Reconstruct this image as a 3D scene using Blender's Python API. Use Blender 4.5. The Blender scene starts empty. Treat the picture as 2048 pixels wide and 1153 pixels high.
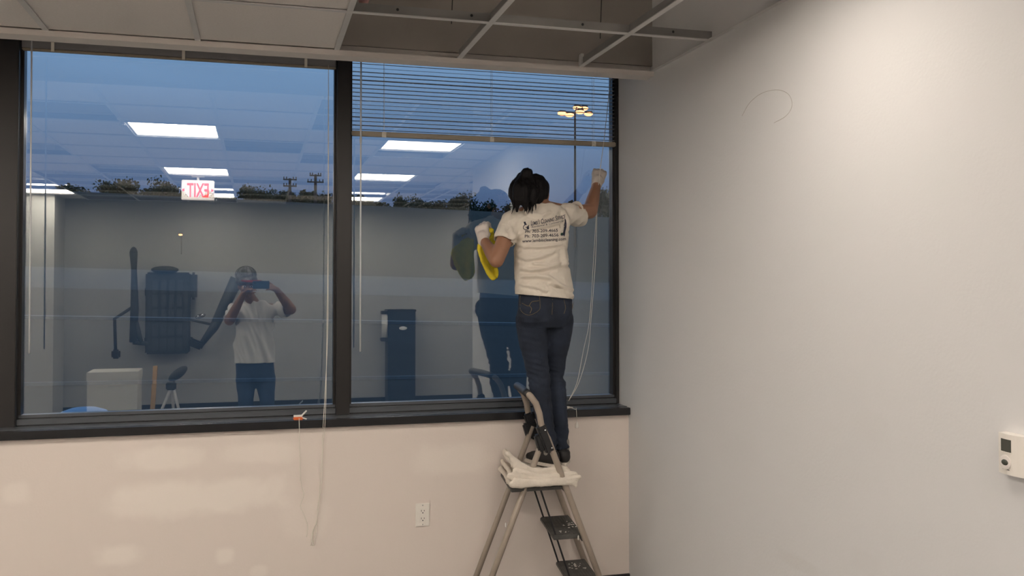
import bpy, bmesh, math, random
from mathutils import Vector, Matrix, noise
from mathutils.bvhtree import BVHTree
R = math.radians
random.seed(7)
S = bpy.context.scene
C = S.collection

# ------------------------------------------------------------------ camera, sky, exposure
FPX = 1829.0
YAW, PITCH = R(15.55), R(1.2)
HORIZON = 568.0
AXIS_ROW = HORIZON - FPX*math.tan(PITCH)
CAM = Vector((0, -4.58, 1.666))
cd = bpy.data.cameras.new('camera'); cam = bpy.data.objects.new('camera', cd); C.objects.link(cam)
cam.location = CAM; cam.rotation_euler = (R(90)+PITCH, 0, -YAW)
cd.sensor_width = 36; cd.lens = 36*FPX/2048; cd.shift_y = (AXIS_ROW-576.5)/2048
cd.clip_start = .02; cd.clip_end = 3000
S.camera = cam
S.view_settings.view_transform = 'Standard'; S.view_settings.look = 'None'
S.view_settings.gamma = 1; S.view_settings.use_curve_mapping = False
S.view_settings.exposure = 0.0
LAMP = 27.0
w = bpy.data.worlds.new('dusk_sky'); S.world = w; w.use_nodes = True
nt = w.node_tree; N = nt.nodes; N.clear()
tc = N.new('ShaderNodeTexCoord'); sx = N.new('ShaderNodeSeparateXYZ'); mr = N.new('ShaderNodeMapRange')
cr = N.new('ShaderNodeValToRGB'); bg = N.new('ShaderNodeBackground'); wo = N.new('ShaderNodeOutputWorld')
mpg = N.new('ShaderNodeMapping'); nz = N.new('ShaderNodeTexNoise'); mx = N.new('ShaderNodeMix')
mx.data_type = 'RGBA'; mx.blend_type = 'MULTIPLY'; mx.inputs[0].default_value = .22
mpg.inputs['Scale'].default_value = (1.5, 1.5, 14); nz.inputs['Scale'].default_value = 2.2
nt.links.new(tc.outputs['Generated'], sx.inputs[0]); nt.links.new(sx.outputs['Z'], mr.inputs[0])
mr.inputs[1].default_value = 0; mr.inputs[2].default_value = .30
nt.links.new(mr.outputs[0], cr.inputs[0])
cr.color_ramp.elements[0].position = .25; cr.color_ramp.elements[0].color = (.060, .094, .190, 1)
cr.color_ramp.elements[1].position = 1.0; cr.color_ramp.elements[1].color = (.185, .325, .535, 1)
nt.links.new(tc.outputs['Generated'], mpg.inputs[0]); nt.links.new(mpg.outputs[0], nz.inputs[0])
nt.links.new(cr.outputs[0], mx.inputs[6]); nt.links.new(nz.outputs[0], mx.inputs[7])
nt.links.new(mx.outputs[2], bg.inputs[0]); nt.links.new(bg.outputs[0], wo.inputs[0])
bg.inputs[1].default_value = 1.8

# ------------------------------------------------------------------ projection helpers (survey of the photograph)
RM = cam.rotation_euler.to_matrix()
GLASS = .18
def ray(px, py):
    return (RM @ Vector(((px-1024)/FPX, -(py-AXIS_ROW)/FPX, -1))).normalized()
def P(px, py, Y):
    d = ray(px, py); return CAM + d*((Y-CAM.y)/d.y)
def PX(px, py, X):
    d = ray(px, py); return CAM + d*((X-CAM.x)/d.x)
def MP(px, py, Y):
    p = P(px, py, 2*GLASS-Y); return Vector((p.x, Y, p.z))

# ------------------------------------------------------------------ materials
def mat(name, col, rough=.6, metal=0, bump=0, bscale=200, var=0, vscale=8, emit=None, estr=0, coat=0, spec=.5):
    m = bpy.data.materials.new(name); m.use_nodes = True
    t = m.node_tree; b = t.nodes['Principled BSDF']
    b.inputs['Base Color'].default_value = (*col, 1); b.inputs['Roughness'].default_value = rough
    b.inputs['Metallic'].default_value = metal; b.inputs['Coat Weight'].default_value = coat
    b.inputs['Specular IOR Level'].default_value = spec
    co = t.nodes.new('ShaderNodeTexCoord')
    if var:
        n = t.nodes.new('ShaderNodeTexNoise'); n.inputs['Scale'].default_value = vscale; n.inputs['Detail'].default_value = 5
        r = t.nodes.new('ShaderNodeMapRange'); r.inputs[1].default_value = .3; r.inputs[2].default_value = .7
        r.inputs[3].default_value = 1-var; r.inputs[4].default_value = 1+var
        v = t.nodes.new('ShaderNodeVectorMath'); v.operation = 'SCALE'; v.inputs[0].default_value = col
        t.links.new(co.outputs['Object'], n.inputs[0]); t.links.new(n.outputs[0], r.inputs[0])
        t.links.new(r.outputs[0], v.inputs['Scale']); t.links.new(v.outputs[0], b.inputs['Base Color'])
    if bump:
        n = t.nodes.new('ShaderNodeTexNoise'); n.inputs['Scale'].default_value = bscale; n.inputs['Detail'].default_value = 4
        bp = t.nodes.new('ShaderNodeBump'); bp.inputs['Strength'].default_value = bump; bp.inputs['Distance'].default_value = .004
        t.links.new(co.outputs['Object'], n.inputs[0]); t.links.new(n.outputs[0], bp.inputs['Height'])
        t.links.new(bp.outputs[0], b.inputs['Normal'])
    if emit:
        b.inputs['Emission Color'].default_value = (*emit, 1); b.inputs['Emission Strength'].default_value = estr
    return m
M = {}
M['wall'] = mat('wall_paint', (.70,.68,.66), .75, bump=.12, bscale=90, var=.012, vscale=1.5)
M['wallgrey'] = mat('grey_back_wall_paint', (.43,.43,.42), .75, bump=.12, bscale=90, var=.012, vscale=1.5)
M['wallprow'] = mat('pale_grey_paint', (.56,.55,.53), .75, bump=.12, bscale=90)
M['ceil'] = mat('ceiling_tile', (.74,.70,.67), .9, bump=.35, bscale=240, var=.03, vscale=60)
M['trimwhite'] = mat('white_trim', (.74,.69,.65), .6)
M['grid'] = mat('grid_flange', (.62,.61,.60), .5, var=.05, vscale=9)
M['web'] = mat('galvanised_web', (.27,.26,.25), .5, metal=.2, var=.12, vscale=6)
M['deck'] = mat('plenum_deck', (.20,.18,.165), .9, bump=.4, bscale=20, var=.12, vscale=3)
M['plenumwall'] = mat('plenum_board', (.30,.27,.245), .9, var=.12, vscale=2.5)
M['duct'] = mat('dark_duct', (.07,.07,.075), .6, metal=.3, var=.2)
M['pink'] = mat('pink_insulation', (.36,.19,.175), .95, bump=1, bscale=60, var=.25, vscale=14)
M['frame'] = mat('dark_aluminium', (.020,.018,.018), .32, spec=.5, var=.05)
M['rail'] = mat('grey_window_rail', (.11,.12,.135), .3, metal=.4, var=.05)
M['sill'] = mat('black_sill', (.012,.012,.014), .25, spec=.6)
M['floor'] = mat('dark_carpet', (.21,.20,.19), .95, bump=.8, bscale=400, var=.2, vscale=30)
M['base'] = mat('black_cove_base', (.012,.012,.013), .45)
M['white'] = mat('white_plastic', (.80,.76,.70), .35)
M['blind'] = mat('putty_blind_metal', (.33,.285,.22), .4, var=.04)
M['slat'] = mat('putty_slat', (.36,.35,.36), .5)
M['cord'] = mat('white_cord', (.72,.68,.60), .7)
M['wand'] = mat('clear_wand', (.70,.72,.75), .15)
M['orange'] = mat('orange_plastic', (.75,.16,.04), .4)
M['dark'] = mat('dark_plastic', (.016,.016,.018), .45, var=.1)
M['screen'] = mat('grey_lcd', (.055,.06,.05), .2)
M['taupe'] = mat('taupe_enamel', (.34,.285,.235), .35, var=.06, vscale=20)
M['tread'] = mat('black_tread', (.075,.073,.068), .6, bump=.5, bscale=300, var=.25, vscale=25)
M['splat'] = mat('dried_white_paint', (.62,.60,.56), .7)
M['towel'] = mat('cream_terry', (.76,.69,.60), .95, bump=.8, bscale=350, var=.06, vscale=25)
M['skin'] = mat('skin', (.33,.165,.098), .5, var=.06, vscale=15)
M['skin2'] = mat('skin_deep', (.24,.125,.08), .5, var=.06, vscale=15)
M['hair'] = mat('black_hair', (.0045,.0035,.004), .62, bump=.5, bscale=90, spec=.2)
M['shirt'] = mat('cream_cotton', (.72,.655,.565), .9, bump=.25, bscale=300, var=.02, vscale=12)
M['shirt2'] = mat('white_cotton', (.64,.63,.61), .9, bump=.2, bscale=200, var=.02)
M['jeans'] = mat('dark_denim', (.016,.024,.044), .85, bump=.5, bscale=350, var=.32, vscale=9)
M['jeans2'] = mat('navy_denim', (.03,.06,.13), .85, var=.2)
M['stitch'] = mat('tan_stitch', (.17,.12,.06), .8)
M['glove'] = mat('white_glove', (.66,.59,.54), .75, bump=.2, bscale=200)
M['print'] = mat('navy_print', (.022,.024,.045), .8)
M['printgreen'] = mat('green_print', (.03,.09,.05), .8)
M['yellow'] = mat('yellow_microfibre', (.78,.62,.035), .95, bump=.8, bscale=260, var=.1, vscale=30)
M['shoe'] = mat('black_shoe', (.014,.013,.014), .6)
M['sole'] = mat('white_rubber', (.62,.56,.50), .6)
M['sock'] = mat('grey_sock', (.25,.23,.21), .9)
M['glasses'] = mat('brown_spectacles', (.05,.02,.015), .3)
M['eye'] = mat('eye_white', (.8,.8,.8), .2)
M['iris'] = mat('dark_iris', (.02,.01,.008), .2)
M['lip'] = mat('lip', (.30,.10,.08), .5)
M['cap'] = mat('grey_cap', (.17,.17,.17), .9, bump=.5, bscale=90, var=.6, vscale=26)
M['red'] = mat('dark_red_cap_brim', (.22,.012,.014), .7)
M['phone'] = mat('blue_phone_case', (.03,.06,.11), .35)
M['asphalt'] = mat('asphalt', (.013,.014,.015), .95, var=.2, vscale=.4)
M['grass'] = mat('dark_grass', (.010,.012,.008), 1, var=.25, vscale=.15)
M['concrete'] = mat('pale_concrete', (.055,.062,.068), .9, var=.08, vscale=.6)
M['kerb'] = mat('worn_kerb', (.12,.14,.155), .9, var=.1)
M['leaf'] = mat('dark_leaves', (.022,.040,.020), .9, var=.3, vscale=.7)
M['bark'] = mat('bark', (.04,.03,.025), .9)
M['pole'] = mat('weathered_pole', (.045,.042,.04), .8)
M['sodium'] = mat('sodium_lamp', (1,.6,.3), .5, emit=(1,.40,.16), estr=4.5)
M['bluedome'] = mat('sky_blue_plastic', (.12,.27,.50), .3)
M['machine'] = mat('dark_grey_machine', (.045,.05,.056), .6, var=.15)
M['machinepad'] = mat('slate_vinyl', (.060,.066,.074), .5)
M['chrome'] = mat('chrome', (.6,.6,.62), .15, metal=1)
M['tower'] = mat('navy_black_cabinet', (.014,.020,.032), .4)
M['paper'] = mat('white_paper', (.72,.72,.70), .8)
M['wood'] = mat('pine_handle', (.55,.33,.14), .6, var=.1, vscale=20)
M['card'] = mat('white_card', (.74,.72,.68), .7, var=.02)
M['troffer'] = mat('troffer_enamel', (.85,.85,.85), .4)
M['lamp'] = mat('lamp_lens', (1,.95,.9), .5, emit=(1,.90,.79), estr=LAMP)
M['lampdim'] = mat('dimmed_lamp_lens', (1,.95,.9), .5, emit=(1,.90,.79), estr=LAMP*.5)  # one fixture dimmed to soften the bright spot on the right wall
M['lampin'] = mat('lamp_basket', (.9,.85,.8), .5, emit=(1,.90,.79), estr=LAMP*.45)
M['exitbody'] = mat('exit_sign_face', (.8,.78,.78), .4, emit=(1,.72,.74), estr=.35)
M['exitred'] = mat('exit_sign_red', (.8,.03,.03), .4, emit=(1,.05,.05), estr=3.2)

def glassmat():
    m = bpy.data.materials.new('tinted_reflective_glass'); m.use_nodes = True
    t = m.node_tree; t.nodes.clear()
    o = t.nodes.new('ShaderNodeOutputMaterial'); mix = t.nodes.new('ShaderNodeMixShader')
    tr = t.nodes.new('ShaderNodeBsdfTransparent'); gl = t.nodes.new('ShaderNodeBsdfGlossy')
    tr.inputs[0].default_value = (.93,.95,.95,1); gl.inputs[0].default_value = (.96,.98,.95,1); gl.inputs['Roughness'].default_value = 0.0
    fr = t.nodes.new('ShaderNodeFresnel'); fr.inputs[0].default_value = 1.45
    ad = t.nodes.new('ShaderNodeMath'); ad.operation = 'ADD'; ad.inputs[1].default_value = .125; ad.use_clamp = True
    t.links.new(fr.outputs[0], ad.inputs[0]); t.links.new(ad.outputs[0], mix.inputs[0])
    t.links.new(tr.outputs[0], mix.inputs[1]); t.links.new(gl.outputs[0], mix.inputs[2]); t.links.new(mix.outputs[0], o.inputs[0])
    return m
M['glass'] = glassmat()

# window wall paint with pale spackle patches (x, z, half-width, half-height, strength)
def patched_wall(name, base, patches, axis, tint):
    m = mat(name, base, .78, bump=.12, bscale=90)
    t = m.node_tree; b = t.nodes['Principled BSDF']
    g = t.nodes.new('ShaderNodeNewGeometry'); s = t.nodes.new('ShaderNodeSeparateXYZ'); t.links.new(g.outputs['Position'], s.inputs[0])
    nz = t.nodes.new('ShaderNodeTexNoise'); nz.inputs['Scale'].default_value = 6; nz.inputs['Detail'].default_value = 4
    t.links.new(g.outputs['Position'], nz.inputs[0])
    acc = None
    def ma(op, a, b_, clamp=False):
        n = t.nodes.new('ShaderNodeMath'); n.operation = op; n.use_clamp = clamp
        for i, v in enumerate((a, b_)):
            if v is None: continue
            if hasattr(v, 'links'): t.links.new(v, n.inputs[i])
            else: n.inputs[i].default_value = v
        return n.outputs[0]
    wob = ma('MULTIPLY', ma('SUBTRACT', nz.outputs[0], .5), 1.3)
    for (x, z, hx, hz, st) in patches:
        dx = ma('ABSOLUTE', ma('DIVIDE', ma('SUBTRACT', s.outputs[axis], x), hx), None)
        dz = ma('ABSOLUTE', ma('DIVIDE', ma('SUBTRACT', s.outputs['Z'], z), hz), None)
        d = ma('ADD', ma('POWER', ma('ADD', ma('POWER', dx, 3), ma('POWER', dz, 3)), .333), wob)
        mrn = t.nodes.new('ShaderNodeMapRange'); mrn.interpolation_type = 'SMOOTHSTEP'
        mrn.inputs[1].default_value = .55; mrn.inputs[2].default_value = 1.25; mrn.inputs[3].default_value = st; mrn.inputs[4].default_value = 0
        t.links.new(d, mrn.inputs[0])
        acc = mrn.outputs[0] if acc is None else ma('ADD', acc, mrn.outputs[0])
    mixn = t.nodes.new('ShaderNodeMix'); mixn.data_type = 'RGBA'
    mixn.inputs[6].default_value = (*base, 1); mixn.inputs[7].default_value = (*tint, 1)
    t.links.new(ma('MINIMUM', acc, 1.0), mixn.inputs[0]); t.links.new(mixn.outputs[2], b.inputs['Base Color'])
    return m
pt = []
for (x0,y0,x1,y1,st) in [(240,898,405,938,.5),(215,968,575,1022,.62),(440,888,600,925,.4),(825,890,975,945,.4),(0,965,60,1010,.4),
                         (190,1092,290,1130,.55),(432,1098,472,1130,.55),(500,1132,535,1153,.4),(560,1000,660,1090,.22),(1180,850,1250,1100,.15)]:
    a = P(x0,y0,0); b_ = P(x1,y1,0); pt.append(((a.x+b_.x)/2, (a.z+b_.z)/2, abs(b_.x-a.x)/2, abs(a.z-b_.z)/2, st))
M['wallfront'] = patched_wall('window_wall_paint', (.735,.655,.60), pt, 'X', (.88,.81,.74))
qt = []
for (x0,y0,x1,y1,st) in [(1560,1095,1650,1170,.5),(1700,1090,1760,1170,.3),(1700,820,1790,900,.2)]:
    a = PX(x0,y0,1.925); b_ = PX(x1,y1,1.925); qt.append(((a.y+b_.y)/2, (a.z+b_.z)/2, abs(b_.y-a.y)/2, abs(a.z-b_.z)/2, st))
M['wallright'] = patched_wall('right_wall_paint', (.665,.66,.66), qt, 'Y', (.62,.61,.60))

# ------------------------------------------------------------------ mesh helpers
class MB:
    def __init__(s): s.bm = bmesh.new()
    def box(s, a, b):
        a, b = Vector(a), Vector(b)
        v = [s.bm.verts.new((x,y,z)) for x in (a.x,b.x) for y in (a.y,b.y) for z in (a.z,b.z)]
        for f in ((0,1,3,2),(4,6,7,5),(0,4,5,1),(2,3,7,6),(0,2,6,4),(1,5,7,3)): s.bm.faces.new([v[i] for i in f])
        return s
    def bar(s, p, q, w, h, up=(0,0,1)):
        p, q = Vector(p), Vector(q); d = (q-p).normalized(); u = Vector(up)
        a = d.cross(u); a = a.normalized() if a.length > 1e-4 else Vector((1,0,0)); b = a.cross(d).normalized()
        v = [s.bm.verts.new(c + a*i*w/2 + b*j*h/2) for c in (p,q) for i,j in ((-1,-1),(1,-1),(1,1),(-1,1))]
        s.bm.faces.new(v[3::-1]); s.bm.faces.new(v[4:])
        for k in range(4): s.bm.faces.new((v[k], v[(k+1)%4], v[4+(k+1)%4], v[4+k]))
        return s
    def rings(s, rs, cap=True):
        vs = [[s.bm.verts.new(p) for p in r] for r in rs]; n = len(vs[0])
        for a, b in zip(vs, vs[1:]):
            for k in range(n): s.bm.faces.new((a[k], a[(k+1)%n], b[(k+1)%n], b[k]))
        if cap: s.bm.faces.new(vs[0][::-1]); s.bm.faces.new(vs[-1])
        return s
    def tube(s, pts, r, seg=8):
        pts = [Vector(p) for p in pts]; rs = r if isinstance(r, (list,tuple)) else [r]*len(pts)
        out = []; nrm = None
        for i, p in enumerate(pts):
            d = (pts[min(i+1,len(pts)-1)] - pts[max(i-1,0)]).normalized()
            if nrm is None:
                nrm = d.cross(Vector((0,0,1))); nrm = nrm if nrm.length > .05 else d.cross(Vector((1,0,0)))
            nrm = (nrm - d*nrm.dot(d)).normalized(); b = d.cross(nrm)
            out.append([p + (nrm*math.cos(2*math.pi*k/seg) + b*math.sin(2*math.pi*k/seg))*rs[i] for k in range(seg)])
        return s.rings(out)
    def ell(s, c, r, seg=14, rot=None):
        c = Vector(c); r = Vector(r) if not isinstance(r,(int,float)) else Vector((r,r,r))
        m = Matrix.Translation(c) @ (rot.to_4x4() if rot is not None else Matrix()) @ Matrix.Diagonal((*r,1))
        bmesh.ops.create_uvsphere(s.bm, u_segments=seg, v_segments=max(6,seg*2//3), radius=1, matrix=m)
        return s
    def limb(s, pr, seg=12):
        for (p, r) in pr: s.ell(p, r, seg)
        for (p, r), (q, t) in zip(pr, pr[1:]):
            if (Vector(p)-Vector(q)).length > 1e-5: s.tube([p, q], [r, t], seg)
        return s
    def lathe(s, c, prof, seg=20, rot=None):
        c = Vector(c); rm = rot if rot is not None else Matrix.Identity(3)
        return s.rings([[c + rm @ Vector((r*math.cos(2*math.pi*k/seg), r*math.sin(2*math.pi*k/seg), z)) for k in range(seg)] for r, z in prof])
    def poly(s, pts, off):
        pts = [Vector(p) for p in pts]; off = Vector(off)
        return s.rings([pts, [p+off for p in pts]])
    def build(s, name, m, parent=None, smooth=False, bevel=0):
        bmesh.ops.recalc_face_normals(s.bm, faces=s.bm.faces)
        me = bpy.data.meshes.new(name)
        if bevel:
            bmesh.ops.bevel(s.bm, geom=list(s.bm.edges), offset=bevel, segments=2, affect='EDGES', clamp_overlap=True)
        if smooth:
            for f in s.bm.faces: f.smooth = True
        s.bm.to_mesh(me); s.bm.free(); me.materials.append(M[m])
        return link(name, me, parent)
def link(name, me, parent=None):
    o = bpy.data.objects.new(name, me); C.objects.link(o)
    if parent is not None:
        o.parent = parent; o.matrix_parent_inverse = wm(parent).inverted()
    return o
def wm(o):
    m = Matrix.LocRotScale(o.location, o.rotation_euler, o.scale)
    return wm(o.parent) @ o.matrix_parent_inverse @ m if o.parent else m
def tag(o, label=None, cat=None, group=None, kind=None):
    if label: o['label'] = label
    if cat: o['category'] = cat
    if group: o['group'] = group
    if kind: o['kind'] = kind
    return o
def empty(name, loc, label=None, cat=None, group=None, kind=None):
    o = bpy.data.objects.new(name, None); C.objects.link(o); o.location = loc; o.empty_display_size = .1
    return tag(o, label, cat, group, kind)
def copy_tree(o, parent=None):
    c = o.copy(); C.objects.link(c)
    if parent is not None: c.parent = parent
    for ch in [x for x in bpy.data.objects if x.parent == o]: copy_tree(ch, c)
    return c
def box(name, m, a, b, parent=None, bevel=0): return MB().box(a,b).build(name, m, parent, bevel=bevel)
def solid(mb, name, m, parent=None, voxel=.01, smooth=4, disp=None):
    """unite overlapping closed pieces into one continuous skin"""
    bmesh.ops.recalc_face_normals(mb.bm, faces=mb.bm.faces)
    me = bpy.data.meshes.new('tmp'); mb.bm.to_mesh(me); mb.bm.free()
    o = bpy.data.objects.new('tmp', me); C.objects.link(o)
    r = o.modifiers.new('r','REMESH'); r.mode = 'VOXEL'; r.voxel_size = voxel
    if smooth:
        q = o.modifiers.new('s','SMOOTH'); q.factor = .5; q.iterations = smooth
    dg = bpy.context.evaluated_depsgraph_get(); dg.update()
    nm = bpy.data.meshes.new_from_object(o.evaluated_get(dg)); bpy.data.objects.remove(o); nm.name = name
    if disp:
        nn = [v.normal.copy() for v in nm.vertices]
        for v, n_ in zip(nm.vertices, nn): v.co += n_*disp(v.co, n_)
    nm.shade_smooth(); nm.materials.clear(); nm.materials.append(M[m])
    return link(name, nm, parent)
def curve_pts(pts, n=6):
    pts = [Vector(p) for p in pts]; out = []
    e = [pts[0]*2-pts[1]] + pts + [pts[-1]*2-pts[-2]]
    for i in range(1, len(e)-2):
        a,b,c,d = e[i-1:i+3]
        for k in range(n):
            t = k/n; out.append(.5*((2*b)+(c-a)*t+(2*a-5*b+4*c-d)*t*t+(3*b-a-3*c+d)*t**3))
    return out+[pts[-1]]
def text_mesh(body, bold=0, small_caps=False, sub=0):
    c = bpy.data.curves.new('t','FONT'); c.body = body; c.size = 1; c.offset = bold; c.resolution_u = 3
    if small_caps:
        for ch in c.body_format: ch.use_small_caps = True
        c.small_caps_scale = .74
    o = bpy.data.objects.new('t', c); C.objects.link(o)
    dg = bpy.context.evaluated_depsgraph_get(); dg.update()
    me = bpy.data.meshes.new_from_object(o.evaluated_get(dg)); bpy.data.objects.remove(o)
    bm = bmesh.new(); bm.from_mesh(me); bmesh.ops.triangulate(bm, faces=bm.faces)
    if sub: bmesh.ops.subdivide_edges(bm, edges=[e for e in bm.edges if e.calc_length() > .15], cuts=sub, use_grid_fill=False); bmesh.ops.triangulate(bm, faces=bm.faces)
    return bm

# ================================================================== ROOM SHELL
XR = 1.925; ZC = 2.742; YB = -7.75; XL = -4.7; XRB = 4.6; YJ = -3.34
def st(o): o['kind'] = 'structure'; return o
SILLZ = 1.005
st(box('floor', 'floor', (XL,YB-.1,-.1), (XRB,.0,0)))
wf = empty('wall_front', (0,0,0), kind='structure')
MB().box((XL,0,0),(XR,.22,SILLZ-.03)).build('lower_wall','wallfront',wf)
box('header', 'plenumwall', (XL,.12,2.95), (XR,.22,3.4), wf)
box('end_pier', 'wallfront', (XL,0,SILLZ-.03), (-2.95,.22,2.95), wf)
st(MB().box((XR,YJ,0),(XR+.12,.22,3.4)).build('wall_right','wallright'))
st(MB().box((XR+.12,YJ,0),(XRB,YJ+.12,3.4)).build('wall_right_return','wall'))
st(box('wall_right_rear','wall',(XRB,YB,0),(XRB+.1,YJ+.12,3.4)))
bw = empty('wall_back',(0,YB,0),kind='structure')
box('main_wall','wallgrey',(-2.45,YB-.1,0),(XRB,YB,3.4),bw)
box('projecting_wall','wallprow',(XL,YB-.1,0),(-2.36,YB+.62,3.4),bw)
st(box('wall_left','wall',(XL-.1,YB,0),(XL,.22,3.4)))
st(box('baseboard_front','base',(XL,-.012,0),(XR,0,.116)))
st(box('baseboard_right','base',(XR-.010,YJ,0),(XR,-.001,.012)))
bb = empty('baseboard_back',(0,YB,0),kind='structure')
box('cove_base','base',(-2.42,YB,0),(XRB,YB+.012,.1),bb)
box('projecting_cove_base','base',(XL,YB+.62,0),(-2.42,YB+.632,.1),bb)

# ---------------- ceiling: tiles, grid, plenum
GX = [-4.53,-3.92,-3.31,-2.70,-2.09,-1.48,-.87,-.26,.345,.92,1.535,XR-.001]
GXE = [2.145,2.755,3.365,3.975,4.585]
GY = [-.34-.61*k for k in range(13)]
ceil = empty('ceiling',(0,0,ZC),kind='structure')
lights = {(x,k) for x in (-4.53,-2.70,-.87,.92) for k in (2,6,10)} | {(2.755,6),(2.755,10)}  # outermost columns are unseen fixtures added for more fill light
openc = {(a,k) for a in (.345,.92,1.535) for k in (0,1)} | {(-1.48,1),(-2.09,1),(-2.70,1),(-.26,3),(-2.09,4),(-1.48,6),(.345,4),(.92,3)}
rnd0=random.Random(5)
openc |= {(x,k) for k in range(6,12) for x in GX[:-1]+GXE[:-1]+[XR-.001] if rnd0.random()<(.45 if k==6 else .82)}
tile0 = None
ti = MB().box((0,0,0),(1,1,.016)); 
_tm = None
for k in range(12):
    y1, y0 = GY[k], GY[k+1]
    xs = GX + (GXE if y1 < YJ else [])
    for i in range(len(xs)-1):
        x0, x1 = xs[i], xs[i+1]
        if (x0,k) in lights or (x0,k) in openc: continue
        if _tm is None:
            t = MB().box((0.004,.004,0),(.996,.996,.016)).build('ceiling_tile','ceil',ceil); _tm = t.data
        else: t = link('ceiling_tile', _tm, ceil)
        t.matrix_parent_inverse = Matrix.Translation((0,0,-ZC))
        t.location = (x0, y0, ZC+.003+random.uniform(0,.002)); t.scale = (x1-x0, y1-y0, 1)
def tee(p, q, gen=True, name='grid_tee'):
    p, q = Vector(p), Vector(q); m = MB()
    m.bar(p, q, .024, .004); o=m.build(name,'grid',ceil)
    MB().bar(p+Vector((0,0,.02)), q+Vector((0,0,.02)), .004, .038).build('tee_web','web',o); return o
for x in GX[1:-1]: tee((x,GY[0],ZC-.001),(x,YB,ZC-.001))
for x in GXE[:-1]: tee((x,YJ,ZC-.001),(x,YB,ZC-.001))
tee((XR+.01,YJ,ZC-.001),(XR+.01,YB,ZC-.001))
for k,y in enumerate(GY[1:],1):
    if k==3:
        tee((XL,y,ZC-.0015),(.92,y,ZC-.0015)); tee((1.535,y,ZC-.0015),(XR,y,ZC-.0015))
        for yy in (y+.39,y-.22): tee((.92,yy,ZC-.0015),(1.535,yy,ZC-.0015))
    else: tee((XL,y,ZC-.0015),(XR if y > YJ else XRB,y,ZC-.0015))
MB().box((XR-.022,YJ,ZC-.003),(XR,GY[0],ZC+.001)).build('wall_angle','grid',ceil)
# web holes and clips on the bare tee at the open bay
y = GY[1]
m = MB()
for px in (795, 943, 1165, 1346):
    p = P(px, 40+.075*(px-795), y); m.ell((p.x, y-.003, ZC+.022), (.006,.003,.006), 8)
m.build('tee_knockout','dark',ceil)
box('cross_stub','grid',(1.535-.012,GY[0]-.03,ZC),(1.535+.003,GY[0]+.004,ZC+.055),ceil)
box('roof_deck','deck',(XL,YB,3.36),(XRB,.2,3.42),ceil)
# plenum
MB().box((XL,GY[0]+.02,ZC+.03),(XR,GY[0]+.035,3.36)).build('bulkhead_board','plenumwall',ceil)
tr = empty('trim_1',(0,GY[0],ZC),kind='structure')
MB().box((XL,GY[0],ZC-.026),(XR,GY[0]+.10,ZC-.001)).build('perimeter_trim','trimwhite',tr,bevel=.0008)
MB().box((XL,GY[0]+.05,ZC),(XR,GY[0]+.10,2.95)).build('pocket_face','trimwhite',tr)
MB().box((XL,GY[0]+.05,2.95),(XR,.20,2.97)).build('pocket_top','trimwhite',tr)
# duct and insulation and hanger wires above the open bay
d = empty('air_duct',(1.1,-1.35,3.2),'dark air duct above the open ceiling grid','duct')
a = MB().box((.98,-2.6,3.08),(1.42,-1.02,3.34)).build('duct_body','duct',d,bevel=.01)
MB().box((.96,-1.08,3.06),(1.44,-1.05,3.36)).build('duct_flange','duct',d)
def batt(c, r, label):
    m = MB(); random.seed(int(c[0]*100)+3)
    for i in range(7):
        m.ell((c[0]+random.uniform(-1,1)*r[0]*.6, c[1]+random.uniform(-1,1)*r[1]*.6, c[2]+random.uniform(-1,1)*r[2]*.5), [q*random.uniform(.4,.6) for q in r], 12)
    o = solid(m,'insulation_batt','pink',None,.02,3,lambda co,n: .012*noise.noise(co*22))
    return tag(o,label,'insulation')
batt((.42,-.70,3.10),(.08,.26,.25),'pink insulation batt hanging beside the edge of the last ceiling tile')
batt((1.62,-1.25,3.20),(.24,.40,.13),'pink insulation lying above the open grid right of the duct')
for (x,y_,lb) in ((.80,-.75,'thin hanger wire above the open grid near the tiled edge'),(1.50,-.70,'thin hanger wire above the open grid near the right wall')):
    tag(MB().tube(curve_pts([(x,y_,3.36),(x+.006,y_,3.1),(x-.004,y_,ZC+.04)]),.0022,5).build('hanger_wire','dark'),lb,'wire')

# ---------------- windows: frame members and panes
MULL = [(-2.95,-2.86),(P(-6,500,.10).x,P(36,300,.10).x),(P(674,400,.10).x,P(701,400,.10).x),(P(1232,500,.13).x,XR)]
ZT = 2.95
for n in range(3):
    x0 = MULL[n][1]; x1 = MULL[n+1][0]
    wn = empty('window_%d'%(n+1),((x0+x1)/2,.14,SILLZ),kind='structure')
    box('glass_pane','glass',(x0-.004,GLASS,SILLZ+.02),(x1+.004,GLASS+.006,ZT),wn)
    box('bottom_rail','rail',(x0,.125,SILLZ),(x1,.20,SILLZ+.030),wn,bevel=.002)
    box('gasket','sill',(x0,.122,SILLZ),(x1,.126,SILLZ+.006),wn)
    box('gasket','sill',(x0,.152,SILLZ+.029),(x1,.156,SILLZ+.034),wn)
    box('glazing_bead','rail',(x0,.155,SILLZ+.030),(x1,.20,SILLZ+.048),wn,bevel=.002)
    for q in ((x0,x0+.012),(x1-.012,x1)): box('side_bead','frame',(q[0],.150,SILLZ+.048),(q[1],.20,ZT),wn)
mu = empty('trim_2',(0,.12,SILLZ),kind='structure')
for n,(a,b) in enumerate(MULL):
    box('mullion','frame',(a,.10 if n<3 else .13,SILLZ),(b,.205,ZT),mu,bevel=.003)
tm3 = empty('trim_3',(0,-.02,SILLZ),kind='structure')
MB().box((XL,-.028,SILLZ-.040),(XR-.001,.13,SILLZ-.002)).build('window_sill','sill',tm3,bevel=.002)
MB().box((XL,.02,SILLZ-.003),(XR-.001,.125,SILLZ)).build('sill_sheen_strip','rail',tm3,bevel=.001)  # grey colour stands in for the reflection on the glossy black sill top

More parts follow.
